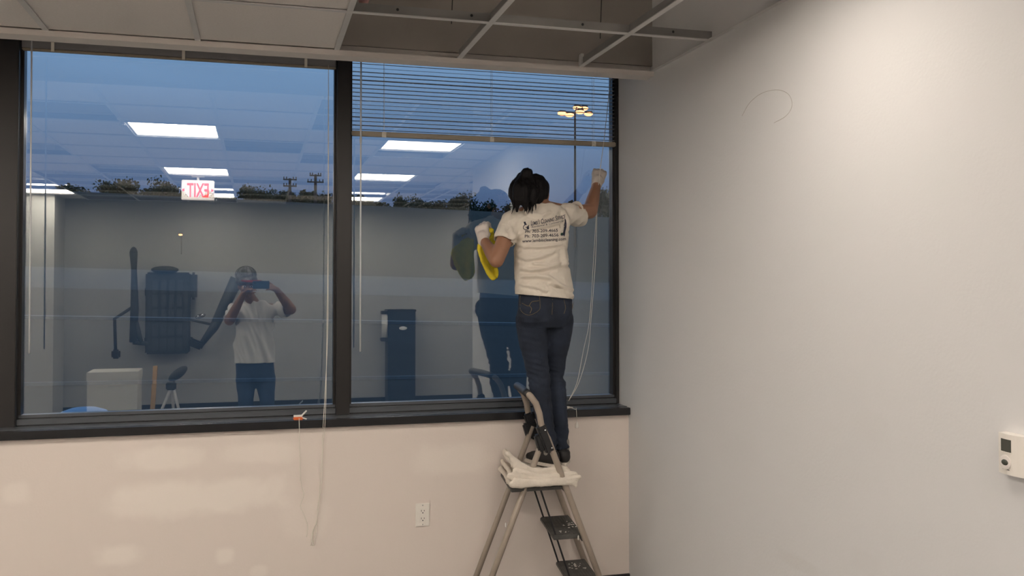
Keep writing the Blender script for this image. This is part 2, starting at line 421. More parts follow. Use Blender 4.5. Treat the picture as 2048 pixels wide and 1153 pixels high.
# ---------------- ceiling lights
def troffer(x0,k,label,x1):
    y1,y0 = GY[k]-.006,GY[k+1]+.006; off=-.22 if (k==2 and .5<x0<1.2) else 0; y1+=off; y0+=off; x0+=.006; x1-=.006
    t = empty('ceiling_light',((x0+x1)/2,(y0+y1)/2,ZC),label,'light','recessed square ceiling lights')
    MB().box((x0,y0,ZC+.004),(x0+.02,y1,ZC+.012)).box((x1-.02,y0,ZC+.004),(x1,y1,ZC+.012)).box((x0+.02,y0,ZC+.004),(x1-.02,y0+.02,ZC+.012)).box((x0+.02,y1-.02,ZC+.004),(x1-.02,y1,ZC+.012)).build('rim','troffer',t)
    MB().box((x0,y0,ZC+.075),(x1,y1,ZC+.085)).box((x0,y0,ZC+.01),(x0+.004,y1,ZC+.08)).box((x1-.004,y0,ZC+.01),(x1,y1,ZC+.08)).build('housing','troffer',t)
    yc=(y0+y1)/2
    lm='lampdim' if (k==2 and x0>.5) else 'lamp'
    box('lens',lm,(x0+.02,y0+.02,ZC+.010),(x1-.02,yc-.09,ZC+.013),t)
    box('lens',lm,(x0+.02,yc+.03,ZC+.010),(x1-.02,y1-.02,ZC+.013),t)
    box('basket','lampin',(x0+.02,yc-.09,ZC+.012),(x1-.02,yc+.03,ZC+.020),t)
pos = {-4.53:'added fill beyond left',-2.70:'left',-.87:'middle',.92:'right',2.755:'added fill beyond right'}; dep={2:'row nearest the window',6:'second row from window',10:'farthest row'}
for (x,k) in sorted(lights):
    x1 = GX[GX.index(x)+1] if x in GX else x+.61
    troffer(x,k,'square recessed ceiling light, %s, %s column of the reflection'%(dep[k],pos[x]),x1)
# added fill lights of the wider rear part of the room
GE = [XR+.01]+GXE
for k in (6,10):
    pass

# exit sign
ex = MP(396,383,-4.66)
e = empty('exit_sign',(ex.x,ex.y,ZC),'white hanging exit sign with red letters, seen reversed in the left pane','exit sign')
MB().box((ex.x-.155,ex.y-.02,ZC-.245),(ex.x+.155,ex.y+.02,ZC-.045)).build('housing','exitbody',e,bevel=.006)
MB().box((ex.x-.06,ex.y-.03,ZC-.012),(ex.x+.06,ex.y+.03,ZC-.002)).tube([(ex.x,ex.y,ZC-.01),(ex.x,ex.y,ZC-.05)],.012).build('canopy','white',e)
bm = text_mesh('EXIT',.018)
xs=[v.co.x for v in bm.verts]; cx=(min(xs)+max(xs))/2; sc=.205/(max(xs)-min(xs)); ys=[v.co.y for v in bm.verts]; cy=(min(ys)+max(ys))/2
for v in bm.verts: v.co = Vector((ex.x-(v.co.x-cx)*sc, ex.y+.0215, ZC-.145+(v.co.y-cy)*.14/(max(ys)-min(ys))))
mb=MB(); mb.bm.free(); mb.bm=bm; mb.build('letters','exitred',e)
for s_ in (-1,1):
    q=ex.x+s_*.135
    MB().poly([(q+s_*.014,ex.y+.0208,ZC-.145),(q-s_*.008,ex.y+.0208,ZC-.128),(q-s_*.008,ex.y+.0208,ZC-.162)],(0,.0015,0)).build('arrow','exitred',e)

# sprinkler
sp = MP(247,213,-1.5)
t = empty('sprinkler_head',(sp.x,-1.45,ZC),'small white sprinkler head on the ceiling by the open tiles','sprinkler')
MB().lathe((sp.x,-1.45,ZC-.012),[(.035,.010),(.030,.004),(.012,0),(.008,-.02)]).build('escutcheon','white',t,smooth=True)
MB().lathe((sp.x,-1.45,ZC-.04),[(.016,0),(.016,.003),(.004,.004)]).build('deflector','chrome',t)

# ================================================================== OUTSIDE
prof = [(-2,-.35),(.3,-.35),(14,-.18),(28,.39),(37.5,1.28),(38,1.40),(42.2,2.20),(43,2.20),(60,5.0),(80,8.05),(98,10.7),(104,10.9),(140,6.5),(320,4.0)]
def gz(x,y):
    for (a,za),(b,zb) in zip(prof,prof[1:]):
        if a<=y<=b: z = za+(zb-za)*(y-a)/(b-a); break
    else: z = prof[-1][1]
    s_ = min(1,max(0,(y-6)/20)); return z - .026*x*s_
def strip(name, ys, m, lift=0, x0=-120, x1=160, n=40):
    mb = MB(); vs=[]
    for y in ys: vs.append([mb.bm.verts.new((x0+(x1-x0)*i/n, y, gz(x0+(x1-x0)*i/n,y)+lift)) for i in range(n+1)])
    for a,b in zip(vs,vs[1:]):
        for i in range(n): mb.bm.faces.new((a[i],a[i+1],b[i+1],b[i]))
    return mb
st(strip('parking_lot',[.24,3,8,14,20,28,34,37.5],'asphalt').build('parking_lot','asphalt'))
st(strip('road',[37.5,38,40,42.2,43],'concrete').build('pale_road','concrete'))
st(strip('grass_bank',[43,50,60,70,80,90,98,104,120,140,200,320],'grass').build('grass_bank','grass',smooth=True))
def kerb(y, wd, h, label):
    mb = strip('kerb',[y,y+wd],'concrete',h)
    g = bmesh.ops.extrude_face_region(mb.bm, geom=list(mb.bm.faces))
    for v in [q for q in g['geom'] if isinstance(q,bmesh.types.BMVert)]: v.co.z -= h+.05
    st(tag(mb.build('concrete_kerb','kerb'),label))
kerb(27.5,.30,.10,'long pale kerb across the dark parking lot, farther one')
kerb(13.4,.06,.06,'thin pale kerb across the dark parking lot, nearer one')
# trees
def tree_proto(h, wd, nl, seed):
    rnd = random.Random(seed); mb = MB()
    lobes = [(Vector((rnd.uniform(-.45,.45)*wd, rnd.uniform(-.4,.4)*wd, h*rnd.uniform(.45,.85))), wd*rnd.uniform(.22,.42)) for _ in range(8)]
    lobes.append((Vector((0,0,h*.78)),wd*.35))
    for i in range(nl):
        c,r = lobes[rnd.randrange(len(lobes))]
        d = Vector((rnd.gauss(0,1),rnd.gauss(0,1),rnd.gauss(0,1))).normalized()*r*rnd.uniform(.3,1.05)
        p = c+d; s_ = rnd.uniform(.25,.55)
        n1 = Vector((rnd.gauss(0,1),rnd.gauss(0,1),rnd.gauss(0,1))).normalized(); n2 = n1.orthogonal().normalized(); n3=n1.cross(n2)
        mb.bm.faces.new([mb.bm.verts.new(p+n2*s_*a+n3*s_*b*.7) for a,b in ((-1,0),(0,-1),(1,0),(0,1))])
    return mb
protos=[]
treespec=[(133,378,70,20),(236,364,66,0),(284,381,48,1),(326,371,58,2),(362,384,40,3),(440,391,60,1),(506,377,46,0),(542,389,44,2),(573,384,44,1),(610,381,52,3),(652,393,60,2),
 (700,394,60,1),(742,401,56,3),(803,400,40,0),(832,402,44,2),(872,412,50,1),(905,398,30,3),(930,394,44,2),(968,409,48,0),(1030,412,70,1),(1090,414,70,2),(1145,402,46,3),(1200,384,52,0),(1233,388,56,2)]
desc=['broad rounded crown','low loose crown','two-lobed bushy crown','narrow airy crown']
tp={}
for j,(px,py,wp,kd) in enumerate(treespec):
    kd%=4; Y=118+random.uniform(-6,8); top=P(px,py,Y); base=gz(top.x,Y); h=max(3,top.z-base); sc=FPX/ (Y+4.6)
    wd=wp/sc
    if kd not in tp:
        t=empty('tree',(0,0,0)); f=tree_proto(10,[8,7,9,5][kd],1500,kd+3).build('foliage','leaf',t); f['kind']='stuff'
        MB().tube([(0,0,0),(.2,.1,3.5),(0,0,7)],[.35,.25,.12]).tube([(.1,0,3),(1.6,.5,6)],[.15,.06]).tube([(.1,0,3.5),(-1.6,-.3,6.6)],[.15,.06]).build('trunk','bark',t)
        tp[kd]=t
    else: t=copy_tree(tp[kd])
    t.location=(top.x,Y,base); k=wd/[8,7,9,5][kd]*.92; t.scale=(k,k,h/9.6); t.rotation_euler=(0,0,random.uniform(0,6))
    ref = ('beyond the left pane' if px<650 else 'behind the centre mullion' if px<705 else 'beyond the right pane')
    loc = {133:'at the far left edge beside a reflected light',236:'tallest of the left group',284:'in the dip of the left group',326:'just left of the exit sign',362:'directly behind the exit sign',440:'just right of the exit sign',506:'standing clear midway in the pane',542:'left of the utility poles',573:'under the shorter utility pole',610:'between the two utility poles',652:'right of the utility poles',700:'half hidden by the mullion',742:'low, nearest the mullion',803:'left of a close pair',832:'right of a close pair',872:'lowest of all on the skyline',905:'slender, left of the reflected woman',930:'by the edge of the reflected wall',968:'inside the reflected head of the woman',1030:'hidden behind the cleaning woman',1090:'hidden behind her shoulder',1145:'at the tall lamp mast',1200:'under the raised glove',1233:'last at the right frame'}[px]
    tag(t,'dark skyline tree with %s, %s'%(desc[kd].replace(' crown','')+' crown',loc),'tree','trees along the skyline outside')
def utility(px,ptop,pbase,label,arms):
    Y=110; top=P(px,ptop,Y); t=empty('utility_pole',(top.x,Y,gz(top.x,Y)),label,'utility pole','utility poles on the skyline')
    MB().tube([(top.x,Y,gz(top.x,Y)),(top.x,Y,top.z)],[.22,.16]).build('pole_shaft','pole',t)
    for dz,wd in arms:
        MB().box((top.x-wd,Y-.08,top.z-dz-.08),(top.x+wd,Y+.08,top.z-dz+.08)).build('crossarm','pole',t)
        for q in (-.9,-.5,.5,.9): MB().tube([(top.x+q*wd,Y,top.z-dz),(top.x+q*wd,Y,top.z-dz+.35)],.07,6).build('insulator','pole',t)
utility(580,357,405,'dark utility pole with two crossarms, the shorter left one',[(.15,.8),(.95,.8)])
utility(631,349,408,'dark utility pole with two crossarms, the taller right one',[(.15,.7),(.95,1.0)])
# high mast light
Y=60; c=P(1150,226,Y); g0=gz(c.x,Y)
t=empty('mast_light',(c.x,Y,g0),'tall thin mast with a ring of glowing orange lamp heads','street light')
MB().tube([(c.x,Y,g0),(c.x,Y,c.z)],[.11,.07]).build('mast','pole',t)
hd=[(1124,227,-1),(1139,230,-1.3),(1160,224,-.8),(1168,217,1.2),(1177,228,-.3),(1154,216,1.5)]
for (px,py,dy) in hd:
    q=P(px,py,Y+dy); MB().tube([(c.x,Y,c.z),(q.x,q.y,q.z+.12)],.05,6).build('arm','pole',t)
    b=MB().box((q.x-.25,q.y-.2,q.z+.06),(q.x+.25,q.y+.2,q.z+.2)).build('lamp_head','pole',t,bevel=.03)
    MB().ell(q,(.34,.26,.17),10).build('lamp','sodium',b)
Y=49; c=P(363,470,Y); g0=gz(c.x,Y)
t=empty('lamp_post',(c.x,Y,g0),'short distant lamp post with one small orange lamp on the dark bank','street light')
MB().tube([(c.x,Y,g0),(c.x,Y,c.z)],.03,6).build('post','pole',t)
MB().box((c.x-.14,Y-.1,c.z+.04),(c.x+.05,Y+.1,c.z+.1)).build('lamp_head','pole',t)
MB().ell((c.x-.05,Y,c.z),(.11,.08,.05),8).build('lamp','sodium',t)
# blue dome lid outside below the left pane
c=P(168,838,.62)
t=empty('dome_lid',(c.x,.62,-.35),'pale blue domed lid showing above the sill at the lower left','container')
rx=abs(P(232,838,.62).x-P(104,838,.62).x)/2; tz=P(168,815,.62).z
MB().lathe((c.x,.62,0),[(rx*1.0,tz-.13),(rx*1.03,tz-.10),(rx*.92,tz-.05),(rx*.7,tz-.02),(rx*.4,tz-.004),(rx*.05,tz)],40).build('lid','bluedome',t,smooth=True)
MB().lathe((c.x,.62,0),[(rx*.85,-.35),(rx*.95,tz-.13)],40).build('drum','bluedome',t,smooth=True)

# ================================================================== BLINDS
YBL=.134
bx0,bx1=MULL[2][1]+.010,MULL[3][0]-.006
rz=(P(705,268,YBL).z+P(1236,289,YBL).z)/2
t=empty('window_blind',((bx0+bx1)/2,YBL,2.84),'putty venetian blind lowered a little over the right pane','blind')
MB().box((bx0,YBL-.013,2.82),(bx1,YBL+.013,2.86)).build('head_rail','blind',t)
MB().box((bx0-.004,YBL-.014,rz-.013),(bx1+.004,YBL+.014,rz+.013)).build('bottom_rail','blind',t,bevel=.004)
k=0; z=rz+.022
sm={}
while z<2.81:
    a=random.choice([0,0,1,2,5,0])
    tilt=R({0:3,1:7,2:-2,5:15}[a])
    if a not in sm:
        mb=MB(); n=4
        pr=[Vector((0,(i/n-.5)*.025*math.cos(tilt),(i/n-.5)*.025*math.sin(tilt)+.0014*(1-(2*i/n-1)**2))) for i in range(n+1)]
        vs=[[mb.bm.verts.new((x,0,0)+p if False else Vector((x,p.y,p.z+dz))) for p in pr for dz in (0,)] for x in (bx0,bx1)]
        for i in range(n): mb.bm.faces.new((vs[0][i],vs[1][i],vs[1][i+1],vs[0][i+1]))
        g=bmesh.ops.extrude_face_region(mb.bm,geom=list(mb.bm.faces))
        for v in [q for q in g['geom'] if isinstance(q,bmesh.types.BMVert)]: v.co.z-=.0006
        s_=mb.build('slat','slat',t); sm[a]=s_.data
    else: s_=link('slat',sm[a],t)
    s_.matrix_parent_inverse=Matrix.Translation(-Vector(t.location)); s_.location=(0,YBL,z)
    z+=.0212
for px in (768,983,1186):
    x=P(px,200,YBL).x
    for dy in (-.0135,.0135): MB().tube([(x,YBL+dy,rz),(x,YBL+dy,2.83)],.0008,5).build('ladder_string','cord',t)
    MB().box((x-.012,YBL-.018,rz-.016),(x+.010,YBL-.010,rz+.012)).ell((x,YBL-.016,rz+.003),(.009,.006,.008),8).build('cord_button','cord',t)
wt=P(722,150,.02); wb=P(722,704,.02)
MB().tube([(wt.x,.02,2.83),(wt.x+.001,.02,wb.z)],.0042,8).tube([(wt.x,.02,2.4),(wt.x,.02,2.37)],.006,8).build('tilt_wand','wand',t,smooth=True)
# right pull cord, slack, gathered at a knot on the sill
t2=empty('pull_cord',(P(1137,803,.04).x,.04,SILLZ),'white blind pull cord curving down the right pane to a knot on the sill','cord')
for k_ in (0,1):
    o_=.006*k_
    pts=[P(1222,150,.03),P(1208,280,.03),P(1196,380,.03),P(1191-4*k_,520,.03),P(1182-3*k_,640,.03),P(1176-9*k_,700,.02),P(1158-4*k_,765,.01),P(1137,803,.01)]
    MB().tube(curve_pts(pts),.0016,6).build('strand','cord',t2,smooth=True)
kp=P(1136,806,.0); MB().ell((kp.x,.0,SILLZ+.008),(.014,.012,.008),10).ell((kp.x+.02,.01,SILLZ+.005),(.012,.008,.005),8).ell((kp.x-.012,-.01,SILLZ+.006),(.01,.008,.006),8).build('knot','cord',t2,smooth=True)
tp2=P(1152,818,-.034); te=P(1154,845,-.034)
MB().tube(curve_pts([(kp.x+.02,-.01,SILLZ+.004),(tp2.x,-.032,SILLZ+.001),(tp2.x+.001,-.034,tp2.z),(te.x,-.034,te.z)]),.0012,6).build('tail','cord',t2)
MB().lathe((te.x,-.034,te.z-.030),[(.009,0),(.010,.004),(.006,.024),(.003,.032)],12).build('tassel','white',t2,smooth=True)

# raised blinds (left pane and the one beyond)
def raised(x0,x1,label,clips):
    t=empty('raised_blind',((x0+x1)/2,YBL,2.84),label,'blind')
    zb=(P(40,98,YBL).z+P(670,141,YBL).z)/2
    MB().box((x0,YBL-.013,2.86),(x1,YBL+.013,2.90)).build('head_rail','blind',t)
    MB().box((x0,YBL-.014,zb),(x1,YBL+.014,zb+.010)).build('bottom_rail','blind',t,bevel=.003)
    me=None
    z=zb+.0125
    while z<2.855:
        if me is None: s_=MB().box((x0,-.0125,0),(x1,.0125,.0016)).build('slat','slat',t); me=s_.data
        else: s_=link('slat',me,t)
        s_.matrix_parent_inverse=Matrix.Translation(-Vector(t.location)); s_.location=(0,YBL+random.uniform(-.0006,.0006),z); z+=.0028
    for x in clips: MB().box((x-.008,YBL-.0165,zb-.001),(x+.006,YBL-.0125,zb+.06)).build('gathered_ladder_tape','cord',t)
    return t,zb
lb,zb=raised(MULL[1][1]+.006,MULL[2][0]-.006,'putty venetian blind pulled fully up over the left pane',[P(px,100,YBL).x for px in (107,368,612)])
raised(MULL[0][1]+.006,MULL[1][0]-.006,'putty venetian blind pulled fully up over the pane beyond the left mullion',[-2.5,-1.9,-1.4])
x=P(61,300,.03).x; MB().tube([(x,.03,2.85),(x+.004,.03,P(62,708,.03).z)],.0038,8).build('tilt_wand','wand',lb,smooth=True)
t3=empty('lift_cord',(P(650,840,-.03).x,-.03,SILLZ),'long white blind cord hanging past the sill down the wall, left of the mullion','cord')
for k_ in (0,1):
    pts=[P(657,130,.03),P(657-k_,400,.03),P(654+k_*2,640,.03),P(652-k_*2,790,.0),P(651-k_*3,822,-.034),P(648-k_*3,880,-.03),P(640+k_*4,960,-.02),P(637-k_*2,1020,-.012),P(628+k_*5,1062,-.012),P(621+k_*4,1092,-.012)]
    MB().tube(curve_pts(pts),.0014,6).build('strand','cord',t3,smooth=True)
MB().tube(curve_pts([P(634,1045,-.012),P(626,1062,-.014),P(624,1080,-.014),P(628,1092,-.014)]),.0026,6).build('loose_end','cord',t3,smooth=True)
c=P(598,829,-.01)
t4=empty('cord_cleat',(c.x,-.01,SILLZ),'orange and white cord winder lying on the sill with a white cord hanging from it','cord winder')
MB().box((c.x-.028,-.026,SILLZ),(c.x+.020,-.006,SILLZ+.016)).build('winder_body','orange',t4,bevel=.004)
MB().box((c.x-.026,-.024,SILLZ+.0155),(c.x+.016,-.008,SILLZ+.024)).bar((c.x+.010,-.015,SILLZ+.018),(c.x+.036,-.012,SILLZ+.044),.012,.006).bar((c.x+.012,-.02,SILLZ+.012),(c.x+.036,-.024,SILLZ+.004),.008,.005).build('winder_wings','white',t4,bevel=.001)
pts=[(c.x,-.024,SILLZ+.01),(c.x,-.036,SILLZ-.005),P(599,880,-.030),P(601,960,-.016),P(607,990,-.012),P(601,1012,-.012),P(608,1030,-.012),P(615,1052,-.012),P(613,1075,-.012)]
MB().tube(curve_pts(pts),.0016,6).build('hanging_cord','cord',t4,smooth=True)

# ---------------- outlet
c=P(845,1030,0)
t=empty('wall_outlet',(c.x,0,c.z),'white double wall outlet low on the wall below the window','outlet')
MB().box((c.x-.036,-.007,c.z-.0585),(c.x+.036,0,c.z+.0585)).build('cover_plate','white',t,bevel=.003)
MB().box((c.x-.017,-.0095,c.z-.034),(c.x+.017,-.006,c.z+.034)).build('receptacle_body','white',t,bevel=.001)
for dz in (.019,-.019):
    MB().box((c.x-.0085,-.0100,c.z+dz-.002),(c.x-.006,-.0092,c.z+dz+.007)).box((c.x+.006,-.0100,c.z+dz-.001),(c.x+.0085,-.0092,c.z+dz+.006)).ell((c.x,-.0095,c.z+dz-.008),(.003,.0008,.003),8).build('socket_slots','dark',t)
MB().ell((c.x,-.0072,c.z+.048),(.003,.001,.003),8).ell((c.x,-.0072,c.z-.048),(.003,.001,.003),8).build('screw','chrome',t)

# ---------------- thermostat on the right wall
a=PX(2003,862,XR-.0); zt=1.666-(866-568)*(a.y+4.58)/FPX*1.0
ty1=PX(2012,900,XR).y; ty0=ty1-.098
q0=PX(2008,866,XR-.02); q1=PX(2008,946,XR-.02); zt,zb_=q0.z,q1.z
t=empty('thermostat',(XR,(ty0+ty1)/2,(zt+zb_)/2),'white thermostat with dark display on the right wall','thermostat')
pr=[]
def arc(y,d0): return XR-d0-.010*(1-((y-(ty0+ty1)/2)/((ty1-ty0)/2))**2)
ys=[ty1-(ty1-ty0)*i/10 for i in range(11)]
poly=[(XR,ty1,zb_)]+[(arc(y_,.024),y_,zb_) for y_ in ys]+[(XR,ty0,zb_)]
MB().poly(poly,(0,0,zt-zb_)).build('case','white',t)
def face(y0,y1,z0,z1,name,m,off=.0008,n=4):
    mb=MB(); yy=[y0+(y1-y0)*i/n for i in range(n+1)]
    mb.poly([(arc(y_,.024)-off,y_,z0) for y_ in yy]+[(arc(y_,.024)+.002,y_,z0) for y_ in yy[::-1]],(0,0,z1-z0))
    return mb.build(name,m,t)
H=zt-zb_
face(ty1-.014,ty1-.052,zt-H*.44,zt-H*.13,'display','screen')
face(ty1-.012,ty1-.054,zt-H*.455,zt-H*.44,'display_ledge','white',.003)
mb=MB(); yc=ty1-.033; mb.lathe((arc(yc,.024)-.0005,yc,zt-H*.70),[(.019,0),(.019,.0025),(.015,.003)],20,Matrix.Rotation(R(-90),3,'Y')); mb.build('dial_ring','trimwhite',t)
mb=MB(); mb.ell((arc(yc,.024)-.003,yc,zt-H*.70),(.003,.012,.008),12); mb.build('dial','screen',t,smooth=True)
face(ty1-.020,ty1-.046,zt-H*.885,zt-H*.865,'mark','duct',.0005)

# faint pencil arc on the right wall
pts=[(1484,232),(1500,205),(1525,186),(1556,180),(1578,190),(1584,212),(1572,232),(1548,246)]
tag(MB().tube(curve_pts([PX(u,v,XR-.0003) for u,v in pts],5),.0007,4).build('pencil_scrawl','taupe'),'faint pencil arc drawn high on the right wall','mark')

# ================================================================== STEP LADDER
YN,YF=-.43,-.045
def skew(x,y): return x + (.05*(y-YN)/(YF-YN))
def L(x,y,z): return Vector((skew(x,y),y,z))
sl=.385
def fx(z): return 1.42+(.70-z)*sl
def rxl(z): return 1.315-(.93-z)*.40
lad=empty('step_ladder',L(1.32,(YN+YF)/2,0),'taupe tubular step ladder with black treads spotted with paint, before the window wall','ladder')
rt=.0155
def rail(y): return [L(fx(.02),y,.02),L(fx(.5),y,.5),L(fx(.93),y,.93)]
up=[(1.300,.99),(1.290,1.05),(1.272,1.10),(1.245,1.135)]
pts=rail(YN)+[L(x,YN,z) for x,z in up]+[L(1.232,YN+.04,1.147)]
mid=[L(1.232,YF-.04,1.147)]
pts=pts+mid+[L(x,YF,z) for x,z in up[::-1]]+rail(YF)[::-1]
MB().tube(pts,rt,12).build('front_frame','taupe',lad,smooth=True)
MB().tube([L(1.238,YN+.015,1.142),L(1.232,YN+.05,1.147),L(1.232,(YN+YF)/2,1.149),L(1.232,YF-.05,1.147),L(1.238,YF-.015,1.142)],.019,12).build('hand_grip','dark',lad,smooth=True)
for y in (YN+.026,YF-.026):
    MB().tube([L(rxl(.935),y,.935),L(rxl(.5),y,.5),L(rxl(.02),y,.02)],.0145,12).build('rear_leg','taupe',lad,smooth=True)
MB().tube([L(rxl(.12),YN+.026,.12),L(rxl(.12),YF-.026,.12)],.009,10).build('rear_crossbar','taupe',lad,smooth=True)
for y,s_ in ((YN,1),(YF,-1)):
    m=MB(); m.bar(L(1.345,y+.004*s_,.865),L(1.292,y+.004*s_,1.0),.046,.040,(0,1,0)); m.bar(L(1.318,y+.018*s_,.875),L(1.294,y+.018*s_,.955),.062,.036,(0,1,0))
    m.build('hinge_bracket','dark',lad,bevel=.008)
    m=MB(); 
    for z in (.89,.975): m.ell(L(fx(z),y-.022*s_,z),(.005,.004,.005),8)
    m.build('rivet','chrome',lad)
    for (xx,z) in ((fx(.02),.02),(rxl(.02),.02)):
        yy=y if xx>1.3 else y+.026*s_
        MB().tube([L(xx,yy,.0),L(xx,yy,.05)],[.02,.0165],12).build('rubber_foot','dark',lad)
def step(z,x0,x1,name):
    m=MB(); ya,yb=YN+.013,YF-.013
    m.poly([L(x0,ya,z-.022),L(x1,ya,z-.022),L(x1,yb,z-.022),L(x0,yb,z-.022)],(0,0,.022))
    o=m.build(name,'tread',lad,bevel=.005)
    r=MB()
    for i in range(9):
        xx=x0+.018+(x1-x0-.036)*i/8; r.bar(L(xx,ya+.012,z+.0008),L(xx,yb-.012,z+.0008),.005,.002)
    r.build('tread_rib','tread',o)
    l_=MB(); l_.bar(L(x1-.004,ya+.004,z-.026),L(x1-.004,yb-.004,z-.026),.010,.022); l_.build('front_lip','dark',o)
    return o
ZP=.705
step(ZP,1.150,1.428,'platform')
s2=step(.466,fx(.466)-.150,fx(.466)+.004,'step')
s3=step(.232,fx(.232)-.155,fx(.232)+.004,'step')
def splat(cx,cy,z,n,sp,par,seed):
    rnd=random.Random(seed); m=MB()
    for i in range(n):
        x=cx+rnd.gauss(0,sp); y=cy+rnd.gauss(0,sp*1.3); r=rnd.uniform(.0015,.0065)
        m.ell(L(x,y,z+.0022),(r*rnd.uniform(.6,1.5),r,.0016),8)
    m.build('paint_splatter','splat',par)
splat(fx(.466)-.04,-.26,.466,16,.022,s2,1); splat(fx(.466)-.09,-.36,.466,5,.012,s2,2); splat(fx(.232)-.07,-.16,.232,22,.020,s3,3)
for y in (YN+.03,YF-.03):
    MB().tube([L(fx(.69)-.125,y,.69),L(fx(.46)-.135,y,.46),L(fx(.23)-.145,y,.23)],.0045,8).build('link_rod','dark',lad)
m=MB(); m.bar(L(rxl(.72),YF-.01,.70),L(rxl(.75),YF-.01,.765),.03,.03,(0,1,0)); m.build('latch','dark',lad,bevel=.006)
for (px,py) in ((1013,1052),(1155,1075)):
    q=P(px,py,YN-.0)
    MB().ell((q.x+.0,YN+(.012 if px<1100 else -.012),q.z),(.004,.004,.012),8).build('paint_drip','splat',lad)

# ================================================================== TOWELS on the platform
def towel(name,x0,x1,y0,y1,z,th,seed,label,edges=()):
    m=MB(); n=14; rings=[]
    nx,ny=22,12
    top=[];
    bm=m.bm; g=[[None]*(ny+1) for _ in range(nx+1)]; gb=[[None]*(ny+1) for _ in range(nx+1)]
    for i in range(nx+1):
        for j in range(ny+1):
            u,v=i/nx,j/ny; x=x0+(x1-x0)*u; y=y0+(y1-y0)*v
            wv=.010*noise.noise(Vector((x*9,y*5,seed)))+.007*math.sin(x*38+seed*2+y*9)
            lift={1:.005,4:.025,9:.060}[seed]*max(0,1-u*2.4)**1.2
            droop=-.020*max(0,(u-.9)/.1) if 'droop' in edges else 0
            sw=.010*noise.noise(Vector((y*8,seed,3)))*(1 if i in(0,nx) else .2)
            ed=1-.35*(max(abs(2*u-1),abs(2*v-1))**8)
            zz=z+wv*.55+lift+droop
            g[i][j]=bm.verts.new(Vector((skew(x+sw,y),y+.008*noise.noise(Vector((x*8,seed,9))),zz+th*ed)))
            gb[i][j]=bm.verts.new(Vector((skew(x+sw,y),y,max(ZP+.004,zz))))
    for i in range(nx):
        for j in range(ny):
            bm.faces.new((g[i][j],g[i+1][j],g[i+1][j+1],g[i][j+1])); bm.faces.new((gb[i][j],gb[i][j+1],gb[i+1][j+1],gb[i+1][j]))
    for i in range(nx):
        bm.faces.new((g[i][0],gb[i][0],gb[i+1][0],g[i+1][0])); bm.faces.new((g[i][ny],g[i+1][ny],gb[i+1][ny],gb[i][ny]))
    for j in range(ny):
        bm.faces.new((g[0][j],g[0][j+1],gb[0][j+1],gb[0][j])); bm.faces.new((g[nx][j],gb[nx][j],gb[nx][j+1],g[nx][j+1]))
    for (zz_,rr_,xo,lf) in edges_rolls.get(seed,()):
        pts=[]
        for i in range(15):
            u=i/14; x=x0+.006+(x1-x0-.012)*u+xo
            pts.append((Vector((skew(x,y0),y0+.012+.006*noise.noise(Vector((x*12,seed,zz_*50))),zz_+.012*noise.noise(Vector((x*7,seed*3,zz_*30)))+lf*max(0,1-u*2.4)**1.2)),rr_*(1+.25*noise.noise(Vector((x*20,seed,1))))))
        m.limb(pts,10)
    m.limb([(Vector((skew(x0+.012,y_),y_,z+.010+{1:.005,4:.025,9:.06}[seed]+.006*noise.noise(Vector((y_*14,seed,2))))),.013) for y_ in [y0+.012+(y1-y0-.024)*i/8 for i in range(9)]],10)
    o=solid(m,name,'towel',None,.0055,2,lambda co,n_: .0035*noise.noise(co*30)+.0012*noise.noise(co*120))
    return tag(o,label,'towel','folded towels on the ladder platform')
edges_rolls={1:((.724,.016,0,0),(.738,.015,.02,.012)),4:((.746,.016,-.01,.022),(.757,.015,.02,.034)),9:((.766,.015,0,.046),(.776,.014,-.01,.062),(.784,.012,-.03,.082))}
towel('folded_towel',1.145,1.470,-.455,-.02,.706,.013,1,'lowest cream folded towel, resting directly on the ladder platform',('droop',))
towel('folded_towel',1.150,1.455,-.440,-.03,.723,.012,4,'middle cream folded towel in the stack under the shoes')
towel('folded_towel',1.160,1.440,-.430,-.04,.737,.015,9,'uppermost cream folded towel, its left end raised, under the shoes',('lift',))

# ================================================================== PEOPLE
def hand(mb, wrist, d, nrm, side, curl, s=1.0, spread=.16, tuck=False):
    """d: along the hand, nrm: palm normal (fingers curl toward it), side=+1: thumb on d x nrm side"""
    d=d.normalized(); nrm=(nrm-d*nrm.dot(d)).normalized(); lat=d.cross(nrm)*side
    w_=Vector(wrist)
    L_=.085*s
    for i in range(4):
        o_=(1.5-i)*.0195*s
        k0=w_+lat*o_*.6+d*.012*s; k1=w_+lat*o_+d*L_*(1-.06*abs(i-1))
        mb.limb([(k0,.015*s),(k1,.0115*s)],10)
        ln=[.042,.047,.044,.034][i]*s; p=k1; dd=(d+lat*spread*(1.5-i)*.3).normalized(); rr=.0098*s
        ch=[(p,rr*1.08)]
        for j,f in enumerate((1,.68,.55)):
            ang=curl*(.75+.35*j); ax=dd.cross(nrm)
            dd=(Matrix.Rotation(ang,3,ax) @ dd).normalized()
            p=p+dd*ln*f; ch.append((p,rr*(1-.1*(j+1))))
        mb.limb(ch,10)
    p=w_+lat*.022*s+d*.02*s; dd=((lat*.15+d*.75+nrm*.75) if tuck else (lat*.8+d*.75+nrm*.35)).normalized(); ch=[(p,.014*s)]
    for j,f in enumerate((.040,.032,.026)):
        p=p+dd*f*s; ch.append((p,(.0125-.0012*j)*s)); dd=(dd*.75+d*.35+nrm*curl*.45).normalized()
    mb.limb(ch,10)
